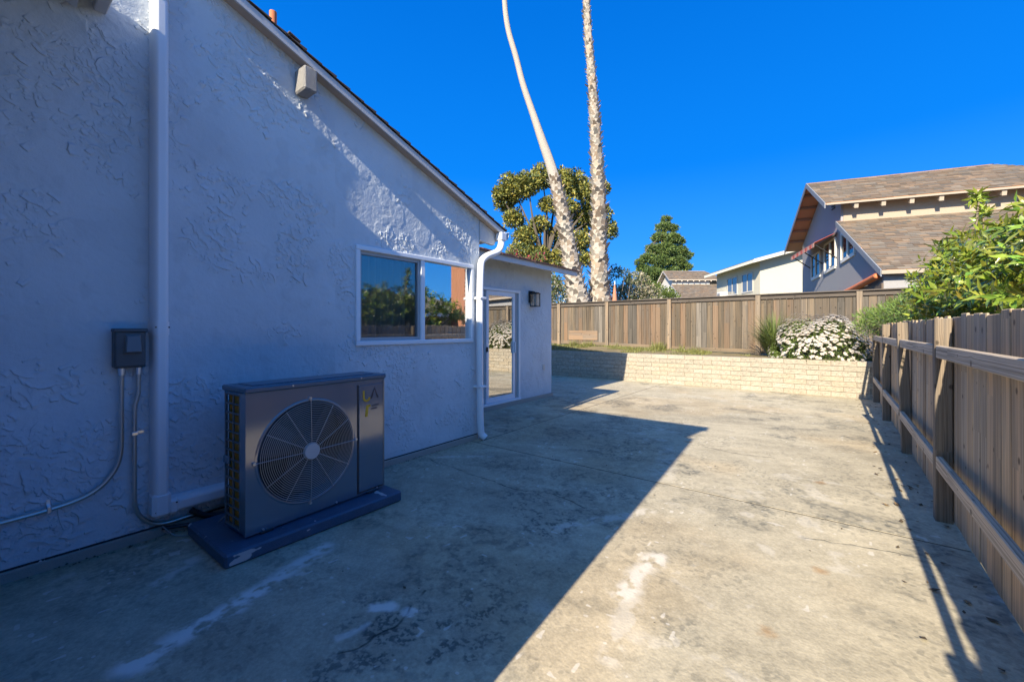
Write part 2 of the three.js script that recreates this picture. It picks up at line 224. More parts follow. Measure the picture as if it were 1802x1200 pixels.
const patioMap = (w, h, A00, RA) => tex(w, h, (u, v, o) => {
  const R = R00 + u * RU, a = A00 + v * RA;
  const broad = fbm(R * .7 + 3, a * .7, 4), mid = fbm(R * 3.1, a * 3.1 + 8, 4), fine = vn(R * 75, a * 75) * .4 + vn(R * 170, a * 170) * .35 + vn(R * 340, a * 340) * .25;
  const drag = fbm(R * 2.2 + a * 1.1, a * 9 - R * 3.5, 3);
  let f = .84 + .36 * (broad - .5) + .26 * (mid - .5) + .46 * (fine - .5) + .26 * (drag - .5) + .22 * (fbm(R * 17, a * 17, 3) - .5);
  let r = .455 * f, g = .408 * f, b = .300 * f;
  const warm = sm(.5, .75, fbm(R * 1.1 + 20, a * 1.1 + 5, 3)) * .22; g *= 1 - warm * .25; b *= 1 - warm * .55;
  // mildew: dark speckled patches
  const zone = sm(.47, .62, fbm(R * 1.05 + 50, a * 1.05 + 13, 3)), core = sm(.48, .64, fbm(R * 4.3 + 5, a * 4.3, 4)), sp = sm(.42, .66, fbm(R * 30, a * 30, 3));
  let dk = zone * core * (.35 + .65 * sp) * .62 + .30 * sm(.66, .72, vn(R * 42 + 3, a * 42)) * sm(.48, .58, fbm(R * 2.4, a * 2.4 + 40, 2));
  let mz = 0; for (const [R0, a0, rad, st] of mould) { const d = Math.hypot(R - R0, a - a0); if (d < rad * 1.4) mz = Math.max(mz, st * sm(rad, rad * .25, d + rad * .9 * (fbm(R * 4 + 7, a * 4, 3) - .5))); }
  dk = Math.max(dk, mz * (.12 + .95 * sm(.36, .66, fbm(R * 19 + 2, a * 19, 4)) * (.12 + .88 * sm(.40, .62, fbm(R * 62 + 9, a * 62, 3)))));
  r *= 1 - dk * .74; g *= 1 - dk * .70; b *= 1 - dk * .64;
  // lime bloom and paint smears
  let ch = 0; for (const [R0, a0, R1, a1, w, s] of chalk) { if (Math.abs(R - (R0 + R1) / 2) > .6 || Math.abs(a - (a0 + a1) / 2) > .8) continue; const d = segD(R, a, [R0, a0], [R1, a1]) + .07 * (fbm(R * 11, a * 11 + 2, 4) - .5); ch = Math.max(ch, s * sm(w * 1.25, w * .25, d) * sm(.32, .58, fbm(R * 21 + 8, a * 17, 4))); }
  ch = Math.max(ch, .28 * sm(.66, .78, fbm(R * 6 + 80, a * 6, 4)) * sm(.5, .6, broad), .55 * sm(.90, .93, vn(R * 28 + 60, a * 28)) * sm(.45, .6, mid));
  r = lerp(r, .66, ch * .85); g = lerp(g, .63, ch * .85); b = lerp(b, .57, ch * .85);
  // rusty spots
  for (const [R0, a0] of [[-.06, 2.92], [-.24, 2.18], [-.1, 4.6], [-1.4, 5.3]]) { const d = Math.hypot(R - R0, a - a0) + .05 * (fbm(R * 22, a * 22, 3) - .5); const k = sm(.06, .01, d) * .7; r *= 1 - k * .25; g *= 1 - k * .5; b *= 1 - k * .7; }
  const c = crackAt(R, a), kc = sm(.009, .002, c) * .8 * sm(.30, .55, fbm(R * 9 + 5, a * 9, 2)) + .22 * sm(.06, .0, c) * sp; r *= 1 - kc * .82; g *= 1 - kc * .80; b *= 1 - kc * .78;
  o[0] = r; o[1] = g; o[2] = b;
}, true, false);
const patioBump = (w, h, A00, RA) => tex(w, h, (u, v, o) => { const R = R00 + u * RU, a = A00 + v * RA; const n = .45 * fbm(R * 6, a * 6, 3) + .3 * fbm(R * 40, a * 40, 3) + .25 * vn(R * 150, a * 150) - .5 * sm(.011, .002, crackAt(R, a)); o[0] = o[1] = o[2] = .25 + .6 * n; }, false, false);
const patioMat = (w, h, A0, L) => new THREE.MeshStandardMaterial({ map: patioMap(w, h, A0, L), bumpMap: patioBump(w >> 1, h >> 1, A0, L), bumpScale: .006, roughness: .9 });
const NEAR = [-.7, 4.5], FAR = [3.6, 7.4]; M.patioNear = patioMat(2048, 2048, ...NEAR); M.patioFar = patioMat(1024, 1024, ...FAR);
{
  const p = struct('patio');
  const slab = (R0, R1, a0, a1, top = 0) => { const [A00, RA] = a0 > 3 ? FAR : NEAR; const g = cR(R0, R1, -.12, top, a0, a1, .001); const q = g.attributes.position, uv = g.attributes.uv; for (let i = 0; i < q.count; i++) uv.setXY(i, (q.getX(i) - R00) / RU, (-q.getZ(i) - A00) / RA); add('slab', g, a0 > 3 ? M.patioFar : M.patioNear, p); };
  slab(-3.56, .668, -2.5, 3.722); slab(-3.396, .668, 3.740, 10.9); slab(-4.72, -3.412, 3.740, 7.25); slab(-9, -3.412, 7.262, 10.9); slab(-9, 4, -9, -2.512);
  add('joint_dirt', mg([bR(-9, .66, -.1, -.0022, 3.715, 3.745), bR(-3.416, -3.392, -.1, -.0020, 3.746, 10.9), bR(-9, -3.412, -.1, -.0012, 7.24, 7.27)]), mat(.06, .05, .04, 1, { bumpMap: rep(fineBump, 8, 8), bumpScale: .004 }), p);
}
const blockCols = [[.40, .355, .29], [.43, .385, .32], [.37, .335, .275], [.41, .355, .28]];
const blockTex = tex(512, 256, (u, v, o) => { const f = .85 + .28 * (fbm(u * 14, v * 10, 4) - .5) * 2 * .6 + .12 * (vn(u * 160, v * 90) - .5) - .22 * sm(.70, .78, vn(u * 60 + 4, v * 34)); o[0] = o[1] = o[2] = f; });
M.block = blockCols.map(c => mat(c[0], c[1], c[2], .95, { map: rep(blockTex, 1 / .8, 1 / .4), bumpMap: rep(fineBump, 3, 3), bumpScale: .004 }));
{
  const w = thing('block_wall', 'low tan block retaining wall across the back of the patio', 'wall', [0, 0, 0]);
  add('mortar', bR(-9.0, .595, -.1, .727, 10.668, 10.86), mat(.25, .22, .18, 1, { bumpMap: rep(fineBump, 4, 4), bumpScale: .004 }), w);
  const vars = []; for (let i = 0; i < 8; i++) vars.push(cbox(.398, .098, .10, rr(.003, .008), 1, [rnd() * 3, rnd() * 3]));
  const half = cbox(.19, .098, .10, .005);
  for (let k = 0; k < 7; k++) { let R = -9 + (k % 2 ? .2 : 0) + .03; if (k % 2) { const b = add('block', half, M.block[k % 4], w); b.position.set(-9 + .095, .048 + k * .104, -10.705); b.scale.x = .95; }
    for (; R + .2 < .59; R += .405) { const wd = Math.min(.398, .59 - R), b = add('block', vars[Math.floor(rnd() * 8)], M.block[Math.floor(rnd() * 4)], w); b.position.set(R + wd / 2, .048 + k * .104 + rr(-.0015, .0015), -10.705 + rr(-.004, .004)); b.rotation.y = rr(-.006, .006); b.scale.x = wd / .398; } }
  const bed = struct('planting_bed'); const bt = tex(512, 256, (u, v, o) => { const f = .55 + .9 * fbm(u * 40, v * 16, 4), q = sm(.45, .6, fbm(u * 20 + 5, v * 8, 3)), e = u > .8 ? .5 : 0; o[0] = lerp(.17, .19, e + q * .4) * f; o[1] = lerp(.14, .10, e) * f; o[2] = lerp(.075, .05, e) * f; });
  const pg = new THREE.PlaneGeometry(11.6, 1.62, 190, 34).rotateX(-Math.PI / 2); const q = pg.attributes.position; for (let i = 0; i < q.count; i++) q.setY(i, .03 * (fbm(q.getX(i) * 3, q.getZ(i) * 3, 3) - .5) + .02 * fbm(q.getX(i) * 16, q.getZ(i) * 16, 2) + .12 * sm(.8, -.8, q.getZ(i)) * sm(-1, -6, q.getX(i) - 3)); pg.computeVertexNormals();
  pg.translate(-3.4, .705, -11.62); add('soil', pg, new THREE.MeshStandardMaterial({ map: bt, roughness: 1 }), bed);
  add('fill', bR(-9.2, 2.4, -.1, .66, 10.87, 12.40), mat(.12, .09, .06, 1), bed);
}

// ------------------------------------------------------------------ the house
const WR = -3.52, WW = -4.58, CA = 3.90, SL = .371;
const bargeBot = a => 3.600 - SL * (a - 1.50);
const house = thing('stucco_house', 'beige stucco house with a sloping roof edge, white windows and a sliding glass door', 'house');
{
  const wall = add('wall', reliefSheet(WR, -.12, CA, .055, a => bargeBot(a) + .02, .0072, [2.225, 3.75, 1.23, 2.105], 1), M.stucco, house);
  // core behind the skin, with the window opening
  const sh = new THREE.Shape([[-.12, 0], [CA, 0], [CA, bargeBot(CA)], [-.12, bargeBot(-.12)]].map(p => new THREE.Vector2(...p)));
  sh.holes.push(new THREE.Path([[2.21, 1.215], [2.21, 2.12], [3.765, 2.12], [3.765, 1.215]].map(p => new THREE.Vector2(...p))));
  add('wall_core', metric(new THREE.ExtrudeGeometry(sh, { depth: .15, bevelEnabled: false }).rotateY(Math.PI / 2).translate(WR - .162, 0, 0)), M.stuccoPlain, house);
  add('wall', bR(WW - .1, WR + .003, 0, bargeBot(CA) - .02, CA - .14, CA + .003), M.stuccoPlain, house, 'short return wall round the corner by the downspout');
  add('footing', mg([cR(WR - .1, WR + .022, -.05, .058, -.12, CA - .03, .006)]), M.footing, house);
  add('dark_groove_strip', mg([bR(WR - .01, WR + .006, .057, .069, -.12, CA - .03)]), M.dark, house);  // dark strip in place of a groove, its shade put into the colour
  // rooms behind the glass
  const room = (R0, R1, a0, a1, y1) => mg([bR(R0, R0 + .05, 0, y1, a0, a1), bR(R0, R1, -.02, .03, a0, a1), bR(R0, R1, y1, y1 + .05, a0, a1), bR(R0, R1, 0, y1, a0 - .05, a0), bR(R0, R1, 0, y1, a1, a1 + .05)]);
  add('room', room(-7.2, WR - .17, .3, CA - .2, 2.55), M.room, house); add('room', room(-8.8, WW - .17, 4.1, 7.1, 2.3), M.room, house);
  // window
  const w = add('window', mg([cR(WR - .06, WR + .028, 1.198, 1.243, 2.193, 3.78, .006), cR(WR - .06, WR + .028, 2.092, 2.137, 2.193, 3.78, .006), cR(WR - .06, WR + .026, 1.243, 2.092, 2.193, 2.238, .006), cR(WR - .06, WR + .026, 1.243, 2.092, 3.735, 3.78, .006), cR(WR - .05, WR + .018, 1.243, 2.092, 2.965, 3.02, .005)]), M.vinyl, house, 'white vinyl two-pane sliding window');
  add('sash', mg([bR(WR - .045, WR - .005, 1.243, 1.275, 2.238, 2.965), bR(WR - .045, WR - .005, 2.06, 2.092, 2.238, 2.965), bR(WR - .045, WR - .004, 1.275, 2.06, 2.238, 2.262), bR(WR - .045, WR - .004, 1.275, 2.06, 2.935, 2.965)]), M.sash, w);
  add('pane', bR(WR - .03, WR - .026, 1.27, 2.065, 2.258, 2.94), M.glassScreened, w, 'darker screened left pane'); add('pane', bR(WR - .02, WR - .016, 1.24, 2.095, 3.015, 3.738), M.glass, w, 'clear right pane mirroring sky and roofs');
  add('insect_screen', new THREE.PlaneGeometry(.68, .79).rotateY(Math.PI / 2).translate(WR - .012, 1.667, -2.599), new THREE.MeshStandardMaterial({ color: lin(.03, .035, .04), roughness: .9, transparent: true, opacity: .30, side: THREE.DoubleSide }), w);
  const cs = []; for (let i = 0; i <= 60; i++) { const t = i / 60; cs.push([2.28 + t * .62, -3.72 + .035 * Math.sin(t * 52) + .012 * Math.sin(t * 23)]); }
  { const p = [], id = []; cs.forEach(([a, R]) => p.push(R, 1.1, -a, R, 2.3, -a)); for (let i = 0; i < 60; i++) id.push(i * 2, i * 2 + 2, i * 2 + 1, i * 2 + 1, i * 2 + 2, i * 2 + 3); const g = new THREE.BufferGeometry(); g.setAttribute('position', new THREE.Float32BufferAttribute(p, 3)); g.setIndex(id); g.computeVertexNormals(); add('curtain', g, M.curtain, w); }
  // roof: main slope with barge board, shingle edge and a beam end
  const up = new THREE.Vector3(0, .09, 0), rt = a => bargeBot(a) + .005;
  const roof = add('roof', mg([slabPrism([V(-10, rt(-2.6), -2.6), V(WR + .092, rt(-2.6), -2.6), V(WR + .092, rt(4.26), 4.26), V(-10, rt(4.26), 4.26)], 0, new THREE.Vector3(0, .062, 0)), slabPrism([V(-10, rt(-2.6), -2.6), V(WR + .075, rt(-2.6), -2.6), V(WR + .075, rt(-2.6) - 2.4, -9), V(-10, rt(-2.6) - 2.4, -9)], 0, new THREE.Vector3(0, .062, 0))]), M.soffit, house);
  add('barge_board', slabPrism([V(WR + .093, bargeBot(-2.6) - .005, -2.6), V(WR + .108, bargeBot(-2.6) - .005, -2.6), V(WR + .108, bargeBot(4.28) - .005, 4.28), V(WR + .093, bargeBot(4.28) - .005, 4.28)], 0, new THREE.Vector3(0, .066, 0)), M.trim, roof);
  const ro = V(WR + .125, rt(4.30) + .064, 4.30); add('shingles', mg([shingles(ro, new THREE.Vector3(-6.4, 0, 0), new THREE.Vector3(0, SL * 6.9, 6.9), [[.10, .075, .06], [.13, .095, .075], [.085, .07, .06]], .3, .14, .016)]), mat(.10, .078, .064, .95), roof, null, true);
  add('beam_end', cR(WR, WR + .165, -.095, .095, -.055, .055, .012).translate(0, 0, 0), mat(.36, .355, .345, .85, { map: rep(stuccoCol(.9, .9, .9), 6, 6), bumpMap: rep(fineBump, 3, 3), bumpScale: .014 }), house, 'chipped white beam end under the roof edge').position.set(0, 3.375, -1.70);
  { // eave end past the corner: white box board, gutter and downspout
    const b = slabPrism([V(WR - .03, bargeBot(CA) - .25, CA + .004), V(WR - .03, bargeBot(4.17) - .17, 4.17), V(WR - .03, bargeBot(4.25) - .004, 4.25), V(WR - .03, bargeBot(CA) - .004, CA + .004)], 0, new THREE.Vector3(.05, 0, 0)); add('fascia', b, M.trim, house);
    const gs = new THREE.Shape([[0, 0], [.07, 0], [.10, .10], [.095, .10], [.066, .008], [.006, .008], [.006, .10], [0, .10]].map(p => new THREE.Vector2(...p)));
    const gu = add('gutter', metric(new THREE.ExtrudeGeometry(gs, { depth: 5.6, bevelEnabled: false }).rotateY(Math.PI / 2).scale(1, 1, 1)), M.trim, house); gu.position.set(-9.0, bargeBot(4.27) - .045, -4.27); // runs along R at the eave
    const path = [V(-3.43, 2.52, 4.235), V(-3.43, 2.44, 4.225), V(-3.43, 2.36, 4.17), V(-3.435, 2.25, 3.93), V(-3.44, 2.19, 3.865), V(-3.44, 2.10, 3.845), V(-3.44, .14, 3.845), V(-3.43, .07, 3.85), V(-3.39, .025, 3.875)];
    const d = add('downspout', limb(path, .043, 12, true, 90), M.white, house, 'white downspout with an offset elbow at the house corner');
    add('outlet_box', cR(-3.48, -3.38, 2.50, 2.60, 4.18, 4.285, .008), M.white, d); for (const y of [1.72, .64]) add('strap', cR(-3.52, -3.392, y, y + .028, 3.79, 3.90, .004), M.white, d);
  }
  add('vent_pipe', limb([V(-3.58, 3.5, 1.505), V(-3.58, 3.90, 1.505)], .027, 16), M.terracotta, house, 'short terracotta coloured vent pipe');
  add('roof_patch', cbox(.12, .016, .10, .004).rotateX(-Math.atan(SL)), M.shingleBrown.clone(), house).position.set(-3.47, 3.683, -1.60);
  house.children[house.children.length - 1].material = mat(.09, .07, .06, .9);
  // wing with the sliding door
  add('wall', reliefSheet(WW, CA - .1, 7.27, .07, () => 2.56, .014, [4.40, 6.15, .0, 2.035], 1), M.stucco, house, 'recessed stucco wall round the sliding door');
  add('wall_core', mg([bR(WW - .16, WW - .012, 0, 2.55, 6.14, 7.262), bR(WW - .16, WW - .012, 2.03, 2.55, CA - .1, 6.14), bR(WW - .16, WW - .012, 0, 2.05, CA - .1, 4.42), bR(-9, WW - .012, 0, 2.55, 7.12, 7.262)]), M.stuccoPlain, house);
  add('footing', cR(WW - .1, WW + .03, -.05, .072, CA, 7.285, .006), M.footing, house);
  const d = add('sliding_door', mg([cR(WW - .09, WW + .02, 2.01, 2.058, 4.36, 6.19, .005), cR(WW - .09, WW + .035, .075, .115, 4.36, 6.19, .005), cR(WW - .09, WW + .018, .115, 2.01, 6.145, 6.19, .005), cR(WW - .09, WW + .018, .115, 2.01, 4.36, 4.405, .005)]), M.vinyl, house, 'white sliding glass door');
  const panel = (R, a0, a1, m, lab) => { const s = add('door_panel', mg([cR(R - .03, R, .117, .20, a0, a1, .004), cR(R - .03, R, 1.93, 2.008, a0, a1, .004), cR(R - .03, R + .001, .20, 1.93, a0, a0 + .065, .004), cR(R - .03, R + .001, .20, 1.93, a1 - .065, a1, .004)]), M.vinyl, d, lab); return s; };
  panel(WW - .052, 4.41, 5.33, 0); panel(WW - .008, 5.27, 6.06, 1, 'sliding panel mirroring the patio');
  add('pane', bR(WW - .07, WW - .066, .195, 1.935, 4.47, 5.27), M.glass, d); add('pane', bR(WW - .026, WW - .022, .195, 1.935, 5.33, 6.0), M.glassDoor, d);
  add('handle', mg([cR(WW - .006, WW + .03, .93, 1.13, 6.015, 6.035, .005)]), M.vinyl, d); add('latch', cR(WW - .01, WW + .022, .98, 1.06, 5.262, 5.285, .004), M.black, d);
  add('screen_track', mg([cR(WW - .045, WW - .012, .117, 2.008, 6.075, 6.115, .003)]), M.sash, d);
  // wing roof: slopes down to the patio, fascia on rafter tails
  const er = -4.15, eh = 2.525, ws = .30, wt = R => eh + (er - R) * ws;
  const wr = add('roof', slabPrism([V(er, eh - .028, CA + .004), V(er, eh - .028, 7.52), V(-9.2, wt(-9.2) - .028, 7.52), V(-9.2, wt(-9.2) - .028, CA + .004)], 0, new THREE.Vector3(0, .02, 0)), mat(.10, .08, .065, .9), house, 'low wing roof with reddish brown shingles');
  add('fascia', cR(er, er + .022, 2.425, 2.522, CA + .01, 7.54, .004), M.trim, wr); add('fascia', slabPrism([V(er, eh - .10, 7.522), V(er, eh, 7.522), V(-9.2, wt(-9.2), 7.522), V(-9.2, wt(-9.2) - .10, 7.522)], 0, new THREE.Vector3(0, 0, -.02)), M.trim, wr);
  for (let a = 4.15; a < 7.5; a += .405) add('rafter_tail', slabPrism([V(er - .004, eh - .105, a), V(er - .004, eh - .03, a), V(-5.0, wt(-5) - .03, a), V(-5.0, wt(-5) - .115, a)], 0, new THREE.Vector3(0, 0, -.045)), M.trim, wr);
  add('shingles', shingles(V(er + .045, eh - .012, CA + .02), new THREE.Vector3(0, 0, -(7.56 - CA)), new THREE.Vector3(-4.9, 4.9 * ws, 0), [[.24, .12, .085], [.20, .11, .08], [.28, .15, .11], [.17, .10, .08]], .26, .13, .016), M.shingleBrown, wr, null, true);
  add('outlet_cover', mg([cR(WW, WW + .014, .55, .665, 6.94, 7.015, .004), cR(WW + .014, WW + .02, .57, .60, 6.96, 6.995, .002), cR(WW + .014, WW + .02, .615, .645, 6.96, 6.995, .002)]), mat(.5, .49, .47, .5), house);
  // cross wing beside and behind the viewer: shades the near patio
  add('wall', mg([bR(WR - 2, -.925, 0, 3.32, -4.4, -.125)]), M.stuccoPlain, house, 'side wing wall behind the viewer');
  const cw = add('roof', mg([slabPrism([V(WR - 2, 3.355, .46), V(-.91, 3.355, .46), V(-.91, 4.31, -2.1), V(WR - 2, 4.31, -2.1)], 0, new THREE.Vector3(0, .03, 0)), slabPrism([V(WR - 2, 4.31, -2.1), V(-.91, 4.31, -2.1), V(-.91, 3.32, -4.7), V(WR - 2, 3.32, -4.7)], 0, new THREE.Vector3(0, .03, 0))]), M.soffit, house, 'side wing roof');
  add('fascia', cR(WR + .01, -.905, 3.255, 3.388, .463, .52, .006), M.trim, cw);
  for (const R of [-3.44, -2.83, -2.22, -1.61]) add('rafter_tail', slabPrism([V(R - .045, 3.21, .39), V(R - .045, 3.352, .40), V(R - .045, 3.49, -.12), V(R - .045, 3.37, -.12)], 0, new THREE.Vector3(.09, 0, 0)), M.trim, cw);
}

// ------------------------------------------------------------------ line-set cover, electrical box, air conditioner
{
  const t = thing('line_set_cover', 'tall white plastic pipe cover running down the stucco wall to the air conditioner', 'pipe cover');
  const prof = (w, h) => { const s = new THREE.Shape(); s.moveTo(-w / 2, 0); s.lineTo(w / 2, 0); s.lineTo(w / 2, h * .45); s.bezierCurveTo(w / 2, h * .85, w * .32, h, w * .18, h); s.lineTo(-w * .18, h); s.bezierCurveTo(-w * .32, h, -w / 2, h * .85, -w / 2, h * .45); s.lineTo(-w / 2, 0); return s; };
  const vert = (y0, y1, w, h) => { const g = new THREE.ExtrudeGeometry(prof(w, h), { depth: y1 - y0, bevelEnabled: false, curveSegments: 10 }); g.rotateX(-Math.PI / 2); g.rotateY(-Math.PI / 2); return metric(g.translate(WR - .004, y0, -.765)); };
  const A = -.765;
  add('channel', vert(1.34, 3.60, .084, .118), M.white, t); add('channel', vert(.26, 1.335, .084, .118), M.white, t);
  add('coupling', vert(1.315, 1.40, .092, .123), M.white, t); add('coupling', vert(3.47, 3.56, .092, .123), M.white, t); add('wall_cap', vert(3.58, 3.68, .094, .126), M.white, t);
  const hz = new THREE.ExtrudeGeometry(prof(.098, .098), { depth: .62, bevelEnabled: false, curveSegments: 10 }); // along +a
  const m4 = new THREE.Matrix4().makeBasis(new THREE.Vector3(0, 1, 0), new THREE.Vector3(1, 0, 0), new THREE.Vector3(0, 0, -1)); hz.applyMatrix4(m4); add('channel', metric(hz.translate(WR - .003, .198, -.80)), M.white, t);
  add('elbow', mg([cR(WR + .004, WR + .120, .148, .31, .716, .815, .022), cR(WR + .004, WR + .107, .147, .249, .80, .86, .018)]), M.white, t);
  for (const [y, a] of [[1.365, .733], [1.365, .80], [.19, .735], [.225, .84]]) add('screw', new THREE.CylinderGeometry(.005, .005, .006, 8).rotateZ(Math.PI / 2).translate(WR + .113, y, -a), M.black, t);
}
{
  const t = thing('electrical_disconnect', 'dark grey electrical disconnect box on the wall with two metal conduits below', 'electrical box');
  const gm = mat(.075, .085, .095, .5, { metalness: .2 });
  const b = add('box', cR(WR, WR + .085, 1.115, 1.345, .545, .690, .006), gm, t); add('lid', mg([cR(WR + .02, WR + .102, 1.335, 1.357, .538, .698, .004), cR(WR + .086, WR + .094, 1.125, 1.335, .548, .687, .004)]), gm, b);
  const hs = slabPrism([V(WR + .094, 1.205, .585), V(WR + .094, 1.205, .668), V(WR + .094, 1.32, .66), V(WR + .094, 1.32, .593)], 0, new THREE.Vector3(.001, 0, 0));
  add('handle_hood', metric(new ConvexGeometry([V(WR + .094, 1.2, .583), V(WR + .094, 1.2, .67), V(WR + .094, 1.322, .664), V(WR + .094, 1.322, .59), V(WR + .135, 1.215, .592), V(WR + .135, 1.215, .66), V(WR + .115, 1.305, .655), V(WR + .115, 1.305, .6)])), mat(.16, .165, .17, .5), b);
  for (const a of [.584, .664]) add('fitting', mg([new THREE.CylinderGeometry(.019, .019, .016, 10).translate(WR + .045, 1.105, -a), new THREE.CylinderGeometry(.0165, .0165, .03, 16).translate(WR + .045, 1.085, -a)]), M.zinc, t);
  const c1 = [[1.1, .584], [.9, .584], [.70, .584], [.617, .582], [.56, .575], [.5, .556], [.45, .525], [.414, .492], [.385, .45], [.362, .39], [.345, .283], [.333, .112], [.328, -.1]].map(([y, a]) => V(WR + .04, y, a));
  const c2 = [[1.1, .664], [1.02, .664], [.955, .663], [.91, .655], [.87, .647], [.8, .645], [.5, .645], [.30, .645], [.24, .648], [.185, .665], [.135, .70], [.10, .745], [.085, .80], [.088, .95], [.095, 1.136], [.1, 1.3]].map(([y, a]) => V(WR + .04, y, a));
  add('conduit', limb(c1, .0125, 12, true, 110), M.steel, t); add('conduit', limb(c2, .0125, 12, true, 130), M.steel, t);
  for (const [y, a, dy, da] of [[.70, .645, 0, 1]]) add('strap', mg([cR(WR + .005, WR + .056, y - .011, y + .011, a - .016, a + .016, .003), cR(WR + .003, WR + .012, y - .009, y + .009, a + .012, a + .05, .002)]), M.zinc, t);
  add('strap', mg([cR(WR + .005, WR + .056, .33, .365, .274, .292, .003), cR(WR + .003, WR + .012, .362, .395, .274, .292, .002)]), M.zinc, t); add('strap', mg([cR(WR + .005, WR + .057, .075, .11, .985, 1.002, .003), cR(WR + .003, WR + .012, .105, .135, .985, 1.002, .002)]), M.zinc, t);
}
{ // refrigerant lines that leave the cover
  const t = thing('refrigerant_lines', 'black insulated pipes and thin wire on the ground by the wall', 'pipes');
  add('pipe', limb([V(WR + .06, .13, .93), V(WR + .075, .075, 1.0), V(WR + .09, .05, 1.12), V(WR + .12, .12, 1.3)], .02, 10, true, 24), M.black, t); add('pipe', limb([V(WR + .04, .055, .78), V(WR + .06, .04, .9), V(WR + .12, .04, 1.05), V(WR + .2, .15, 1.25)], .012, 8, true, 24), M.black, t);
  add('wire', limb([V(WR + .05, .07, .78), V(WR + .14, .012, .84), V(WR + .24, .035, .98), V(WR + .34, .14, 1.06)], .004, 6, true, 24), mat(.3, .3, .3, .5), t);
}
{
  const t = thing('equipment_pad', 'dark grey flat pad under the air conditioner with flaked white paint', 'pad');
  const pt = tex(512, 512, (u, v, o) => { const n = fbm(u * 7, v * 5, 4), f = .85 + .3 * (fbm(u * 20, v * 20, 3) - .5); const fl = sm(.70, .72, fbm(u * 9 + 3, v * 14 + 60, 4)); o[0] = lerp(.055 * f, .42, fl); o[1] = lerp(.10 * f, .44, fl); o[2] = lerp(.17 * f, .45, fl); });
  add('pad', cR(-3.37, -2.71, 0.001, .08, .885, 2.10, .012), new THREE.MeshStandardMaterial({ map: rep(pt, .8, .8), roughness: .55, bumpMap: rep(fineBump, 2, 2), bumpScale: .002 }), t);
}
{ // air conditioner: local s along the face (0..1.02), y up, depth 0 at the face going back
  const th = Math.atan2(.05, .999), W = 1.022, D = .30, y0 = .085, y1 = .997;
  const t = thing('air_conditioner', 'grey outdoor air conditioner with a round fan grille standing on the dark pad', 'air conditioner', [-2.824, 0, -1.032], Math.PI / 2 + th);
  // local frame: +x = along the face away from camera side start, +z = out of the face
  const paint = phys(.085, .125, .17, .12, { ior: 2.3 }), top = phys(.05, .10, .15, .3, { ior: 1.8 }), cx = .40, cy = .527, r = .33;
  const L = (x0, x1, a, b, z0, z1, q = .004) => metric(cbox(x1 - x0, b - a, z1 - z0, q).translate((x0 + x1) / 2, (a + b) / 2, (z0 + z1) / 2));
  const fs = new THREE.Shape([[.0, y0 + .01], [W, y0 + .01], [W, y1 - .035], [0, y1 - .035]].map(p => new THREE.Vector2(...p))); const hole = new THREE.Path(); hole.absarc(cx, cy, r, 0, 6.2832, true); fs.holes.push(hole);
  const body = add('casing', mg([new THREE.ExtrudeGeometry(fs, { depth: .012, bevelEnabled: true, bevelSize: .003, bevelThickness: .003, curveSegments: 64 }).translate(0, 0, -.015)]), paint, t);
  add('casing_shell', mg([L(W - .012, W, y0 + .01, y1 - .035, -D, -.016), L(.0, W, y0 + .01, y0 + .03, -D, -.016), L(.0, W, y1 - .06, y1 - .035, -D, -.016), L(0, .014, y0 + .01, y1 - .035, -.085, -.016), L(0, .014, y0 + .01, y1 - .035, -D, -D + .02)]), paint, t);
  add('lid', mg([L(-.012, W + .012, y1 - .036, y1, -D - .01, .012, .008), L(.06, W - .06, y1, y1 + .005, -D + .05, -.06, .002)]), top, t);
  add('foot', L(.08, .16, .080, y0 + .011, -D, .01), M.black, t); add('foot', L(W - .16, W - .08, .080, y0 + .011, -D, .01), M.black, t);
  // shroud and fan behind the grille
  const bell = new THREE.LatheGeometry([[r + .022, 0], [r + .012, .006], [r, .002], [r - .012, -.03], [r - .012, -.12]].map(p => new THREE.Vector2(...p)), 64).rotateX(Math.PI / 2).translate(cx, cy, .001); add('fan_ring', bell, paint, t);
  const fan = new THREE.Group(); fan.name = 'fan'; t.add(fan);
  add('hub', new THREE.CylinderGeometry(.075, .085, .07, 24).rotateX(Math.PI / 2).translate(cx, cy, -.11), M.dark, fan);
  for (let k = 0; k < 3; k++) { const pg = new THREE.PlaneGeometry(.24, .24, 6, 6), q = pg.attributes.position; for (let i = 0; i < q.count; i++) { const x = q.getX(i) + .12, y = q.getY(i); q.setXYZ(i, .06 + x, y * (.5 + x * 3.2) + x * .3, y * .35); } pg.computeVertexNormals(); add('blade', pg.rotateZ(k * 2.094 + .4).translate(cx, cy, -.11), mat(.05, .05, .055, .5), fan); }
  add('back_panel', L(.02, W - .02, y0 + .03, y1 - .06, -D + .015, -D + .02, .001), mat(.03, .025, .02, .8), t);
  const wire = mat(.42, .41, .40, .35, { metalness: .6 }), rings = []; for (let k = 0; k < 23; k++) { const q = .060 + (r - .066) * k / 22; rings.push(new THREE.TorusGeometry(q, .0022, 5, 72).translate(cx, cy, .012 + .012 * (1 - (q / r) ** 2))); }
  const gr = add('grille', mg(rings), wire, t, 'round wire fan guard');
  for (let k = 0; k < 12; k++) { const w = k * Math.PI / 6; const ps = []; for (let i = 0; i <= 6; i++) { const q = .045 + (r + (k % 3 === 0 ? .028 : .0) - .045) * i / 6; ps.push(new THREE.Vector3(cx + Math.cos(w) * q, cy + Math.sin(w) * q, .016 + .012 * (1 - Math.min(1, (q / r) ** 2)))); } add('spoke', limb(ps, .003, 6), wire, gr); if (k % 3 === 0) add('clip', new THREE.CylinderGeometry(.009, .009, .014, 10).rotateX(Math.PI / 2).translate(cx + Math.cos(w) * (r + .026), cy + Math.sin(w) * (r + .026), .008), M.zinc, gr); }
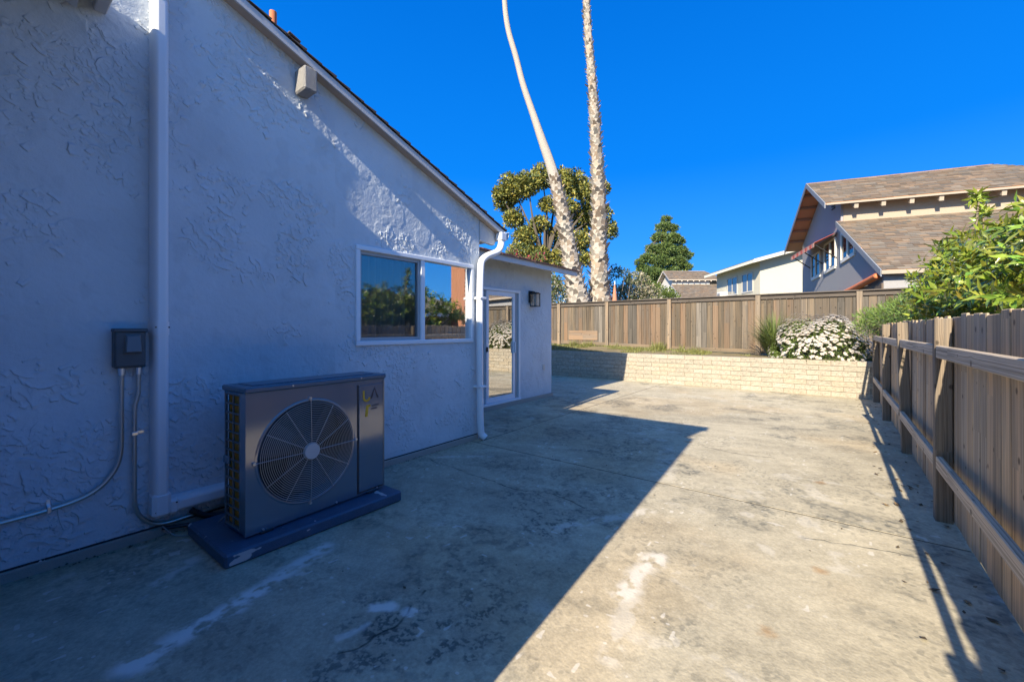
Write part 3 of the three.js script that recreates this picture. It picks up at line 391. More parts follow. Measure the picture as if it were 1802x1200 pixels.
  add('badge', new THREE.CylinderGeometry(.052, .056, .016, 32).rotateX(Math.PI / 2).translate(cx, cy, .03), mat(.45, .45, .45, .4), gr);
  const sp = add('service_panel', L(.785, 1.006, .115, .925, -.001, .006, .003), paint, t, 'narrow service panel with a sticker'); add('panel_groove', mg([L(.771, .785, .105, .93, -.002, .0025, .001), L(.785, 1.006, .105, .115, -.002, .0015, .0005)]), M.dark, t); add('edge_strip', L(1.006, 1.016, .11, .95, -.001, .010, .003), mat(.3, .3, .31, .25, { metalness: .6 }), t);
  // sticker marks
  const yel = mat(.62, .36, .02, .5), ink = mat(.012, .018, .035, .5), gry = mat(.07, .075, .085, .5);
  const arc = []; for (let i = 0; i <= 10; i++) { const w = Math.PI * (1 + i / 10); arc.push(new THREE.Vector3(.851 + .026 * Math.cos(w), .828 + .026 * Math.sin(w), .0065)); }
  const flat = (g) => { g.scale(1, 1, .12); g.translate(0, 0, .0058); return g; };
  add('print', flat(mg([limb([new THREE.Vector3(.825, .882, .0065), new THREE.Vector3(.825, .828, .0065)], .0085, 6), limb(arc, .0085, 6)])), yel, sp);
  add('print', flat(limb([new THREE.Vector3(.893, .815, .0065), new THREE.Vector3(.923, .893, .0065), new THREE.Vector3(.955, .815, .0065)], .0075, 6)), ink, sp);
  add('print', flat(mg([limb([new THREE.Vector3(.858, .765, .0065), new THREE.Vector3(.848, .68, .0065)], .012, 6), limb([new THREE.Vector3(.85, .758, .0065), new THREE.Vector3(.885, .763, .0065)], .010, 6)])), yel, sp);
  add('print', flat(mg([limb([new THREE.Vector3(.90, .757, .0065), new THREE.Vector3(.965, .762, .0065)], .009, 6), limb([new THREE.Vector3(.89, .735, .0065), new THREE.Vector3(.945, .738, .0065)], .007, 6)])), gry, sp);
  // coil guard on the near side
  const gd = [L(-.002, .012, y0 + .03, y1 - .05, -.092, -.082), L(-.002, .012, y0 + .03, y1 - .05, -.182, -.174), L(-.002, .012, y0 + .03, y1 - .05, -D + .008, -D + .02)]; for (let k = 0; k <= 14; k++) { const y = y0 + .03 + (y1 - y0 - .085) * k / 14; gd.push(L(-.002, .012, y - .005, y + .005, -D + .012, -.085, .002)); }
  add('coil_guard', mg(gd), mat(.13, .135, .145, .45), t, 'plastic grid over the coil'); const fins = []; for (let k = 0; k < 70; k++) fins.push(bx(.022, .05, y0 + .03, y1 - .06, -D + .02 + k * .003, -D + .0207 + k * .003)); add('coil', mg(fins.concat([bx(.045, .055, y0 + .03, y1 - .06, -D + .02, -.07)])), mat(.80, .48, .10, .4, { metalness: .5 }), t, 'golden coil fins');
  add('side_handle', L(-.014, .004, .50, .55, -.285, -.21, .006), paint, t);
  for (const [x, y] of [[.10, .10], [.60, .10], [.95, .10]]) add('screw', new THREE.CylinderGeometry(.007, .007, .006, 10).rotateX(Math.PI / 2).translate(x, y + .005, .003), M.zinc, t); for (const x of [.28, .80]) add('screw', new THREE.CylinderGeometry(.006, .006, .006, 10).rotateX(Math.PI / 2).translate(x, y1 - .015, .013), M.zinc, t);
}
{
  const t = thing('wall_lantern', 'black box lantern on the wall beside the sliding door', 'wall lamp', [WW, 1.94, -6.52]);
  add('back_plate', cbox(.025, .22, .12, .004).translate(.0145, .03, 0), M.black, t); add('arm', mg([cbox(.06, .03, .03, .004).translate(.05, .12, 0), cbox(.02, .05, .02, .003).translate(.10, .10, 0)]), M.black, t);
  const fr = [cbox(.15, .018, .15, .004).translate(.115, .085, 0), cbox(.11, .015, .11, .004).translate(.115, .10, 0), cbox(.145, .015, .145, .004).translate(.115, -.155, 0)]; for (const i of [-1, 1]) for (const j of [-1, 1]) fr.push(cbox(.014, .24, .014, .003).translate(.115 + i * .064, -.035, j * .064)); add('frame', mg(fr), M.black, t);
  for (const [sx, sz] of [[1, 0], [-1, 0], [0, 1], [0, -1]]) add('pane', (sx ? new THREE.BoxGeometry(.003, .225, .112) : new THREE.BoxGeometry(.112, .225, .003)).translate(.115 + sx * .06, -.035, sz * .06), M.lampGlass, t);
  add('bulb', new THREE.LatheGeometry([[.001, .075], [.012, .06], [.018, .03], [.012, -.02], [.011, -.06], [.011, -.14]].map(p => new THREE.Vector2(p[0], p[1])), 14).translate(.115, -.01, 0), mat(.75, .72, .66, .3), t);
}

// ------------------------------------------------------------------ fences
{
  const f = thing('side_fence', 'weathered grey-brown board fence along the right side of the patio', 'fence');
  const ms = [woodMat(0, 1.75, 1.6, 1.35), woodMat(0, 1.4, 1.3, 1.1), woodMat(3, 1.75, 1.6, 1.35), woodMat(3, 1.95, 1.75, 1.45), woodMat(0, 1.95, 1.75, 1.4), woodMat(1, 1.45, 1.35, 1.2), woodMat(0, 1.05, .95, .8), woodMat(1, 1.65, 1.5, 1.3), woodMat(3, 1.2, 1.1, .95)], rail = woodMat(3, 2.2, 2.05, 1.8), post = woodMat(0, .72);  // board tones lightened to stand in for light bounced off the patio
  const vs = []; for (let i = 0; i < 12; i++) vs.push(cbox(.016, 1.40, .134, .004, 1, [rnd() * 2, rnd() * 2]));
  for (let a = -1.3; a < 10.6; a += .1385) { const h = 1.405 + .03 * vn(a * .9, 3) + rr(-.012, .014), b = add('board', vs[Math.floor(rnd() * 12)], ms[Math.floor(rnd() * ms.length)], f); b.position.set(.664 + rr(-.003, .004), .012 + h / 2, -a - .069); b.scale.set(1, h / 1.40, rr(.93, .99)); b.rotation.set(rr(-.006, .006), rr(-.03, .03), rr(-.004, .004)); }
  const pg = [cbox(.09, 1.46, .09, .006, 1, [.3, .2]), cbox(.09, 1.46, .09, .006, 1, [1.1, .9])];
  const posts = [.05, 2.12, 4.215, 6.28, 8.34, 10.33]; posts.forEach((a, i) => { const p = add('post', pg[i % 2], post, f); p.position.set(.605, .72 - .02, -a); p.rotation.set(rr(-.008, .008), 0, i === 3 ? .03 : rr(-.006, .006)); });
  const rg = [cbox(.036, .086, 1.965, .005, 2, [.1, 0]), cbox(.036, .086, 1.965, .005, 2, [.7, .6])];
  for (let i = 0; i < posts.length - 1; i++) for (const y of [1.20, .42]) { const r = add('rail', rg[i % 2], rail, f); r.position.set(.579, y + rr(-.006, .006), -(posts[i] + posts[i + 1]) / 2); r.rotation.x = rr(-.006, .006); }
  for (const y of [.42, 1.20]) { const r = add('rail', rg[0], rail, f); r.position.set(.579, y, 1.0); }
}
const fenceA = R => 12.32; // back fence line
{
  const f = thing('back_fence', 'tall tan board fence with capped top above the block wall', 'fence');
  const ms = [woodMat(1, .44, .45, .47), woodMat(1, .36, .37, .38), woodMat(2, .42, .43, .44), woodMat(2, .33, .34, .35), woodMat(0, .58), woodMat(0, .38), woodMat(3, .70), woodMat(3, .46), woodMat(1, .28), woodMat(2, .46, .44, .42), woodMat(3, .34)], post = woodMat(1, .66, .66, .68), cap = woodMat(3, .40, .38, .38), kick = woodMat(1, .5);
  const vs = []; for (let i = 0; i < 12; i++) vs.push(cbox(.1350, 1.36, .018, .004, 1, [rnd() * 2, rnd() * 2]));
  const base = R => .80 + .14 * sm(-2, -7.4, R), posts = [-11.2, -9.35, -7.43, -5.68, -3.76, -1.55, .44, 2.4];
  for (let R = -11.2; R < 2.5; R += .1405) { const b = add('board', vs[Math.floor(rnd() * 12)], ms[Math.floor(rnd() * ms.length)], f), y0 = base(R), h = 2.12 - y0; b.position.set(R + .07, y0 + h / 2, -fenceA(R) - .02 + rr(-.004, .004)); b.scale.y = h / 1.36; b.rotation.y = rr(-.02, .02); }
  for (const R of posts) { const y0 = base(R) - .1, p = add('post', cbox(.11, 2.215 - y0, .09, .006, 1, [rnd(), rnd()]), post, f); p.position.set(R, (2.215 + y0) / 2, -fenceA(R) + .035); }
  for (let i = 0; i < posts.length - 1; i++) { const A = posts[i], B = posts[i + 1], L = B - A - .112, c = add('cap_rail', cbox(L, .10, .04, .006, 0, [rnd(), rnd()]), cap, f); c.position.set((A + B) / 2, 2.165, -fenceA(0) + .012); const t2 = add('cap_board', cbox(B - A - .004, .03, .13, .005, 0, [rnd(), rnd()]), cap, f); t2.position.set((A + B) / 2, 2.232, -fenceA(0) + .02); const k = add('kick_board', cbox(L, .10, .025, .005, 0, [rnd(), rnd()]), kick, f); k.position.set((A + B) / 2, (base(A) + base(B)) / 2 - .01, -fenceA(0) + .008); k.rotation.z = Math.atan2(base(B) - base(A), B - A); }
  for (let i = 0; i < posts.length - 1; i++) { const A = posts[i], B = posts[i + 1]; add('gap_shade_sheet', bx(A, B, .95, 2.10, -fenceA(0) - .05, -fenceA(0) - .042), mat(.035, .03, .025, .95), f); }  // near-black sheet added behind the boards so the gaps read as shade
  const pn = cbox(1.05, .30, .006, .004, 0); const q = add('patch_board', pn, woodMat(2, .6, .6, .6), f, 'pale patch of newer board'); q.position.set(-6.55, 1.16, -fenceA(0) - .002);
}

// ------------------------------------------------------------------ plants
const leafMat = (rough = .6, tr = .25) => new THREE.MeshPhysicalMaterial({ vertexColors: true, roughness: rough, transmission: tr, thickness: 0, side: THREE.DoubleSide });
M.leaf = leafMat(.62, .25); M.leafGloss = leafMat(.28, .22); M.petal = leafMat(.8, .3);
M.bark = mat(.20, .16, .12, .95, { bumpMap: rep(grainBump, 4, 2), bumpScale: .01 }); M.barkPale = mat(.42, .36, .30, .95, { bumpMap: rep(grainBump, 4, 2), bumpScale: .012 });
const grp = (pos) => pos;
{ // flowering bush: dome of leaves with white flower clusters
  const t = thing('flowering_bush', 'round bush covered in small white flowers on the block wall', 'bush', [-.27, .70, -11.28]);
  const lf = new Soup(), fl = new Soup(), RX = .86, RY = .92, RZ = .60;
  for (let i = 0; i < 7000; i++) { const d = rdir(); d.y = Math.abs(d.y) * 1.0 - .08; const bump = 1 + .34 * (vn(d.x * 3.4 + 9, d.y * 3.4 + d.z * 2.6) - .5), q = rr(.72, 1) * bump; const p = new THREE.Vector3(d.x * RX * q, Math.max(.02, d.y * RY * q), d.z * RZ * q), o = d.clone().add(rdir().multiplyScalar(.8)).normalize(); lf.leaf(p, o, rdir(), rr(.035, .06), rr(.010, .016), tint([.11, .165, .03], .4)); }
  for (let i = 0; i < 1500; i++) { const d = rdir(); d.y = Math.abs(d.y); if (d.y < .35 && rnd() < .45) continue; const q = (1 + .34 * (vn(d.x * 3.4 + 9, d.y * 3.4 + d.z * 2.6) - .5)) * rr(.97, 1.04); const p = new THREE.Vector3(d.x * RX * q, d.y * RY * q + .02, d.z * RZ * q), n = d.clone().add(new THREE.Vector3(0, .6, 0)).normalize(); const u = rdir().cross(n).normalize(), v = n.clone().cross(u);
    const R = rr(.022, .042); for (let k = 0; k < 7; k++) { const w = rr(0, 6.28), e = rr(0, 1) * R, c = p.clone().addScaledVector(u, Math.cos(w) * e).addScaledVector(v, Math.sin(w) * e).addScaledVector(n, rr(0, .014)); for (let m = 0; m < 3; m++) { const w2 = w + m * 2.1, dir = u.clone().multiplyScalar(Math.cos(w2)).addScaledVector(v, Math.sin(w2)).addScaledVector(n, .3).normalize(); fl.leaf(c, dir, n.clone().cross(dir), .022, .010, tint([.62, .57, .51], .15), .1); } } }
  add('foliage', lf.geo(), M.leaf, t, null, true); add('flowers', fl.geo(), M.petal, t, 'white flower clusters', true);
  for (let k = 0; k < 9; k++) { const w = k * .7; add('stem', limb([new THREE.Vector3(0, 0, 0), new THREE.Vector3(Math.cos(w) * .25, .35, Math.sin(w) * .18), new THREE.Vector3(Math.cos(w) * .55, .6, Math.sin(w) * .36)], [.014, .01, .004], 6), M.bark, t); }
}
function strap(name, label, cat, pos, n, h, spread, col, wid = .011) {
  const t = thing(name, label, cat, pos), s = new Soup();
  for (let i = 0; i < n; i++) { const w = rr(0, 6.283), o = new THREE.Vector3(Math.cos(w) * rr(0, .12), 0, Math.sin(w) * rr(0, .1)), L = h * rr(.6, 1.15), lean = Math.pow(rnd(), .8) * spread, k = tint(col, .35); let p = o, a = lean * .3; const S = 5; const side = new THREE.Vector3(-Math.sin(w), 0, Math.cos(w));
    for (let j = 0; j < S; j++) { const st = L / S, q = p.clone().add(new THREE.Vector3(Math.cos(w) * Math.sin(a) * st, Math.cos(a) * st, Math.sin(w) * Math.sin(a) * st)); const w0 = wid * (1 - j / S * .9), w1 = wid * (1 - (j + 1) / S * .95); const A = p.clone().addScaledVector(side, w0), B = p.clone().addScaledVector(side, -w0), C = q.clone().addScaledVector(side, w1), D = q.clone().addScaledVector(side, -w1); s.tri(A, B, C, k); s.tri(B, D, C, k); p = q; a += lean * .28; } }
  add('blades', s.geo(), M.leaf, t, null, true); return t;
}
strap('strap_leaf_clump', 'clump of long arching green strap leaves left of the flowering bush', 'plant', [-1.12, .70, -11.45], 760, 1.02, 1.25, [.115, .16, .035], .013);

function shrub(name, label, cat, pos, blobs, n, len, wid, col, m, opt = {}) { // blobs: [x,y,z,rx,ry,rz] relative to pos
  const t = thing(name, label, cat, pos, 0, opt.group), s = new Soup(), vol = blobs.map(b => Math.pow(b[3] * b[4] * b[5], .67)), tot = vol.reduce((a, b) => a + b, 0);
  blobs.forEach((b, bi) => { const c = Math.round(n * vol[bi] / tot / (opt.whorl || 1)); for (let i = 0; i < c; i++) { const d = rdir(), q = Math.pow(rnd(), opt.pw || .33) * (1 + .3 * (vn(d.x * 3 + bi * 7, d.y * 3 + d.z * 2.3) - .5)), p = new THREE.Vector3(b[0] + d.x * b[3] * q, b[1] + d.y * b[4] * q, b[2] + d.z * b[5] * q); const ax = d.clone().add(rdir().multiplyScalar(.7)).add(new THREE.Vector3(0, opt.up ?? .35, 0)).normalize();
    if (opt.whorl) { const u = rdir().cross(ax).normalize(), v = ax.clone().cross(u), k0 = tint(col, .3); for (let k = 0; k < opt.whorl; k++) { const w = k * 2.4 + rr(0, .6), e = rr(.25, 1.0), dir = ax.clone().multiplyScalar(e).addScaledVector(u, Math.cos(w)).addScaledVector(v, Math.sin(w)).normalize(); s.leaf(p.clone().addScaledVector(ax, -k * len * .09), dir, ax.clone().cross(dir), len * rr(.7, 1.15), wid * rr(.8, 1.2), [k0[0] * rr(.8, 1.25), k0[1] * rr(.85, 1.2), k0[2]], .18); } }
    else s.leaf(p, ax, rdir(), len * rr(.7, 1.2), wid * rr(.8, 1.2), tint(opt.cols ? opt.cols[Math.floor(rnd() * opt.cols.length)] : col, .3)); } });
  add('foliage', s.geo(), m, t, null, true);
  for (const b of blobs) { const o = new THREE.Vector3(...(opt.root || [0, 0, 0])).add(new THREE.Vector3(rr(-.1, .1), 0, rr(-.1, .1))), e = new THREE.Vector3(b[0], b[1] + b[4] * .3, b[2]); add('branch', limb([o, o.clone().lerp(e, .5).add(new THREE.Vector3(rr(-.1, .1), .1, rr(-.1, .1))), e], [opt.stem || .03, (opt.stem || .03) * .7, .006], 7, false, 8), M.bark, t); }
  return t;
}
// big leathery-leaved shrub leaning over the side fence, with one tall sprig
shrub('leathery_leaf_shrub', 'large glossy green shrub rising over the side fence with one tall sprig', 'shrub', [1.25, 0, -6.0],
  [[-.22, 1.95, -1.5, .32, .40, .5], [-.20, 1.75, -2.2, .30, .30, .45], [-.12, 2.05, -.6, .34, .36, .5], [-.25, 1.65, -.9, .32, .32, .6], [-.22, 1.70, .1, .36, .36, .6], [.0, 2.05, .35, .40, .36, .5], [-.25, 1.72, 1.0, .34, .36, .55], [.02, 2.02, 1.3, .40, .36, .5], [.2, 1.9, 2.0, .5, .5, .5], [-.2, 1.65, 1.9, .3, .3, .5], [.25, 2.0, -.2, .5, .5, 1.0], [.2, 1.3, 0, .55, .6, 1.8], [-.17, 2.30, -1.0, .16, .2, .2], [-.02, 2.80, -.62, .09, .13, .09], [.0, 2.52, -.6, .10, .16, .12]], 11500, .115, .0165, [.20, .26, .035], M.leafGloss, { whorl: 8, stem: .035, pw: .4 });
shrub('fine_leaf_shrub', 'fine-leaved green shrub in the corner where the two fences meet', 'shrub', [1.05, .0, -9.6],
  [[-.25, 1.58, -.2, .36, .24, .6], [-.42, 1.55, -.9, .34, .22, .4], [-.12, 1.62, .7, .30, .25, .5], [-.05, 1.78, -.3, .25, .2, .35], [-.45, 1.42, -.6, .3, .2, .4], [.1, 1.2, 0, .45, .5, .8]], 7200, .075, .0075, [.125, .20, .035], M.leaf, { stem: .03, up: .5 });
shrub('small_dark_shrub', 'small dark-leaved shrub at the right end of the block wall', 'shrub', [.42, .68, -11.05], [[0, .16, 0, .20, .18, .2], [-.05, .36, -.1, .14, .12, .14]], 420, .05, .012, [.035, .055, .025], M.leaf, { stem: .012 });

// palms: rays from the camera fix the lean of the trunks
const yawc = Math.cos(camera.rotation.y), yaws = Math.sin(camera.rotation.y);
function spot(px, py, d) { const u = (px - 901) / 740 * d; return new THREE.Vector3(u * yawc - d * yaws, 1.35 + (580 - py) / 740 * d, -(u * yaws + d * yawc)); }
function palm(label, pts, rad, bootTo, d) {
  const base = spot(pts[0][0], pts[0][1], d); base.y = .6; const t = thing('palm_tree', label, 'palm', [base.x, .6, base.z], 0, 'palms behind the back fence');
  const P = pts.map(([x, y]) => spot(x, y, d).sub(new THREE.Vector3(base.x, .6, base.z))); P.unshift(new THREE.Vector3(P[0].x * 1.0, 0, P[0].z)); const Rr = [rad[0] * 1.35, ...rad];
  add('trunk', limb(P, Rr, 14, true, 120), new THREE.MeshStandardMaterial({ color: lin(.41, .375, .335), roughness: .95, bumpMap: rep(fineBump, 1.2, .9), bumpScale: .02 }), t);
  const cv = new THREE.CatmullRomCurve3(P, false, 'centripetal'), L = cv.getLength(), s = new Soup(); let ang = 0;
  for (let l = 0; l < L * bootTo; l += .017) { const u = cv.getUtoTmapping(l / L), c = cv.getPoint(u), T = cv.getTangent(u), f = u * (P.length - 1), k = Math.min(P.length - 2, Math.floor(f)), R = lerp(Rr[k], Rr[k + 1], f - k); ang += 2.399; const n = new THREE.Vector3(Math.cos(ang), 0, Math.sin(ang)); n.addScaledVector(T, -n.dot(T)).normalize(); const side = T.clone().cross(n), fade = 1 - .55 * l / (L * bootTo), sz = rr(.7, 1.25) * (.35 + .65 * fade) * Math.min(1, R / .2);
    const w = .125 * sz, o = c.clone().addScaledVector(n, R * .93), k0 = tint([.44, .375, .305], .3), tip = o.clone().addScaledVector(n, .15 * sz * rr(.5, 1.5)).addScaledVector(T, .15 * sz * rr(.6, 1.3)).addScaledVector(side, rr(-.05, .05)), A = o.clone().addScaledVector(side, w).addScaledVector(T, -.04), B = o.clone().addScaledVector(side, -w).addScaledVector(T, -.04), C = o.clone().addScaledVector(n, .035 * sz).addScaledVector(T, .02), D = tip.clone().addScaledVector(side, w * .45), E = tip.clone().addScaledVector(side, -w * .45);
    s.tri(A, B, E, k0); s.tri(A, E, D, k0); s.tri(A, D, C, k0); s.tri(B, C, E, k0); s.tri(D, E, C, k0); }
  add('leaf_stubs', s.geo(), new THREE.MeshStandardMaterial({ vertexColors: true, roughness: .95, side: THREE.DoubleSide }), t, 'rough grey leaf bases round the trunk', true);
  const top = P[P.length - 1], cr = new Soup(); for (let k = 0; k < 34; k++) { const w = k * 2.4, el = rr(-.6, 1.2), dir = new THREE.Vector3(Math.cos(w) * Math.cos(el), Math.sin(el), Math.sin(w) * Math.cos(el)), e = top.clone().addScaledVector(dir, 1.1); const side = dir.clone().cross(new THREE.Vector3(0, 1, 0)).normalize(); for (let i = 0; i < 15; i++) { const a = (i / 14 - .5) * 2.4, d2 = dir.clone().multiplyScalar(Math.cos(a)).addScaledVector(side, Math.sin(a)).add(new THREE.Vector3(0, -.15, 0)).normalize(); cr.leaf(e, d2, side, .9, .03, tint([.07, .12, .03], .2)); } cr.leaf(top, dir, side, 1.1, .02, [.12, .14, .04]); }
  add('crown', cr.geo(), M.leaf, t, null, true);
}
palm('curving palm trunk leaning left, smooth and pale above', [[1020, 535], [1012, 500], [1002, 440], [990, 375], [972, 300], [955, 250], [938, 200], [921, 150], [908, 100], [894, 50], [888, 0], [890, -60], [897, -140]], [.40, .32, .26, .22, .18, .15, .12, .105, .10, .095, .09, .09, .09], .40, 15);
palm('straight palm trunk rough with leaf stubs, right of the curved one', [[1056, 535], [1055, 500], [1054, 440], [1054, 360], [1051, 290], [1046, 200], [1040, 120], [1034, 40], [1031, -40], [1029, -160]], [.40, .33, .27, .23, .19, .155, .135, .12, .115, .11], .82, 15.4);

// broad-leaved tree behind the palms
function tree(name, label, base, trunkTop, clumps, n, len, wid, cols, bark, opt = {}) {
  const t = thing(name, label, 'tree', [base.x, base.y, base.z]), s = new Soup(), off = base; const tt = trunkTop.clone().sub(off);
  const tr = add('trunk', limb([new THREE.Vector3(0, 0, 0), tt.clone().multiplyScalar(.5).add(new THREE.Vector3(.1, 0, .05)), tt], opt.tr || [.22, .17, .12], 9, true, 10), bark, t);
  const vol = clumps.map(c => c[3] ** 2), tot = vol.reduce((a, b) => a + b, 0);
  clumps.forEach(([x, y, z, r, ry], ci) => { const c = new THREE.Vector3(x, y, z).sub(off); const m = tt.clone().lerp(c, .55).add(new THREE.Vector3(rr(-.2, .2), -.15, rr(-.2, .2))); add('limb', limb([tt.clone().multiplyScalar(rr(.6, 1)), m, c.clone().add(new THREE.Vector3(0, -r * .2, 0))], [.10, .055, .02], 6, false, 8), bark, t);
    const k = Math.round(n * vol[ci] / tot); for (let i = 0; i < k; i++) { const d = rdir(), q = Math.pow(rnd(), .42) * r * (1 + .5 * (vn(d.x * 2.6 + ci * 5, d.y * 2.6 + d.z * 2 + ci) - .5)), p = c.clone().add(new THREE.Vector3(d.x * q, d.y * q * (ry || .8), d.z * q)); s.leaf(p, d.clone().add(rdir()).add(new THREE.Vector3(0, opt.up ?? .1, 0)).normalize(), rdir(), len * rr(.7, 1.25), wid * rr(.8, 1.2), tint(cols[Math.floor(rnd() * cols.length)], .3)); } });
  add('crown', s.geo(), opt.m || M.leaf, t, null, true); return t;
}
{
  const D = 20, C = (x, y, r, dd = 0) => { const p = spot(x, y, D + dd); return [p.x, p.y, p.z, r]; };
  const b = spot(958, 560, D), tt = spot(960, 455, D); b.y = .6;
  tree('broadleaf_tree', 'leafy round-topped tree behind the two palm trunks', b, tt, [C(905, 330, 0.76), C(890, 355, 0.55, .6), C(930, 325, 0.67, -.5), C(955, 312, 0.67), C(985, 315, 0.61, .4), C(1010, 325, 0.73), C(1035, 340, 0.61, -.4), C(1050, 375, 0.67), C(1068, 405, 0.51, .3), C(1025, 385, 0.73, .5), C(995, 365, 0.61), C(965, 360, 0.43, -.3), C(905, 385, 0.55, .4), C(925, 415, 0.61), C(950, 395, 0.51), C(985, 415, 0.67, .5), C(1020, 425, 0.61), C(915, 445, 0.61, -.2), C(945, 450, 0.61), C(985, 455, 0.61), C(1030, 455, 0.43), C(880, 340, 0.37), C(1060, 330, 0.37)], 30000, .14, .042, [[0.247, 0.247, 0.039], [0.156, 0.176, 0.033], [0.338, 0.299, 0.052], [0.078, 0.111, 0.026]], mat(.09, .075, .06, .95));
  const CD = 70, cb = spot(1165, 560, CD); cb.y = .6; const ct = spot(1169, 385, CD), CC = (x, y, r, dd = 0) => { const p = spot(x, y, CD + dd); return [p.x, p.y, p.z, r * 1.75, .55]; };
  tree('conifer_tree', 'dark green pointed conifer beyond the fence', cb, ct, [CC(1172, 386, 0.43), CC(1168, 400, 0.67), CC(1185, 402, 0.49, .3), CC(1160, 418, 0.73, .3), CC(1182, 420, 0.85, -.4), CC(1196, 425, 0.49), CC(1150, 438, 0.73, .5), CC(1172, 440, 1.10), CC(1195, 442, 0.73, .4), CC(1140, 455, 0.73), CC(1165, 460, 1.0, -.5), CC(1192, 460, 0.85), CC(1209, 450, 0.55, .2), CC(1132, 472, 0.61, .3), CC(1150, 480, 1.10), CC(1180, 480, 1.0), CC(1206, 470, 0.61), CC(1135, 492, 0.73), CC(1160, 500, 1.0, .4), CC(1185, 500, 1.10), CC(1125, 462, 0.37)], 30000, .46, .07, [[0.098, 0.163, 0.034], [0.143, 0.202, 0.039], [0.058, 0.111, 0.031]], M.bark, { tr: [.3, .2, .05], up: .4 });
}
{ // shrubs seen over the back fence
  const at = (x, d) => { const p = spot(x, 580, d); return [p.x, .6, p.z]; };
  shrub('pale_flowering_shrub', 'pale greyish flowering shrub behind the fence between the palms and the conifer', 'shrub', at(1118, 17.5), [[0, 2.3, 0, .75, .62, .6], [-.45, 2.1, .2, .5, .5, .5], [.5, 2.1, 0, .55, .5, .5], [.05, 2.85, 0, .45, .3, .4], [.1, 1.4, 0, .8, .8, .5]], 5200, .11, .03, [.3, .3, .2], M.leaf, { cols: [[.42, .38, .30], [.12, .14, .05], [.07, .10, .03], [.36, .34, .26]], stem: .05 });
  shrub('round_green_shrub', 'bright green rounded shrub under the conifer', 'shrub', at(1160, 18.5), [[0, 2.15, 0, .7, .6, .6], [.45, 2.0, 0, .45, .45, .5], [-.4, 2.4, 0, .5, .5, .5], [0, 1.3, 0, .8, .7, .5]], 4200, .10, .03, [.10, .15, .025], M.leaf, { stem: .05 });
  shrub('thin_vine', 'thin leafy vine sprays beside the right palm trunk', 'vine', at(1088, 16.6), [[-.1, 3.05, 0, .28, .26, .2], [.28, 2.92, 0, .24, .16, .2], [-.32, 2.3, .1, .2, .5, .2], [.5, 2.6, 0, .16, .12, .1]], 620, .10, .028, [.06, .09, .035], M.leaf, { stem: .02 });
  shrub('white_leaf_shrub', 'white and green shrub between the wing wall and the palms', 'shrub', at(983, 15.4), [[0, 1.9, 0, .45, .62, .4], [-.25, 2.4, 0, .35, .4, .3], [.25, 1.2, 0, .3, .5, .3]], 2800, .10, .03, [.3, .3, .2], M.leaf, { cols: [[.5, .47, .42], [.09, .12, .04], [.06, .09, .03], [.14, .17, .04]], stem: .04 });
  shrub('yellow_green_shrub', 'yellow-green shrub in the gap between the two palm trunks', 'shrub', at(1036, 18), [[0, 1.9, 0, .45, .5, .4], [.1, 1.3, 0, .6, .5, .4]], 1600, .10, .03, [.19, .19, .03], M.leaf, { stem: .04 });
  shrub('bougainvillea', 'magenta flowering shrub over the wing roof', 'shrub', at(950, 17.5), [[-1.4, 4.0, 0, .35, .3, .3], [-.2, 3.75, 0, .4, .25, .3], [-.7, 3.5, 0, .8, .4, .4]], 1300, .10, .035, [.2, .2, .05], M.leaf, { cols: [[.42, .05, .10], [.10, .13, .03], [.13, .16, .035], [.08, .11, .03]], stem: .04 });
  const u = thing('patio_umbrella', 'closed peach patio umbrella poking above the back fence', 'umbrella', at(1082, 15.2)); add('canopy', new THREE.LatheGeometry([[.001, 2.42], [.02, 2.38], [.05, 2.2], [.09, 1.8], [.15, 1.2], [.10, 1.15]].map(p => new THREE.Vector2(p[0], p[1])), 9), mat(.42, .19, .12, .85), u); add('pole', limb([new THREE.Vector3(0, 0, 0), new THREE.Vector3(0, 2.5, 0)], .02, 8), M.white, u);
}
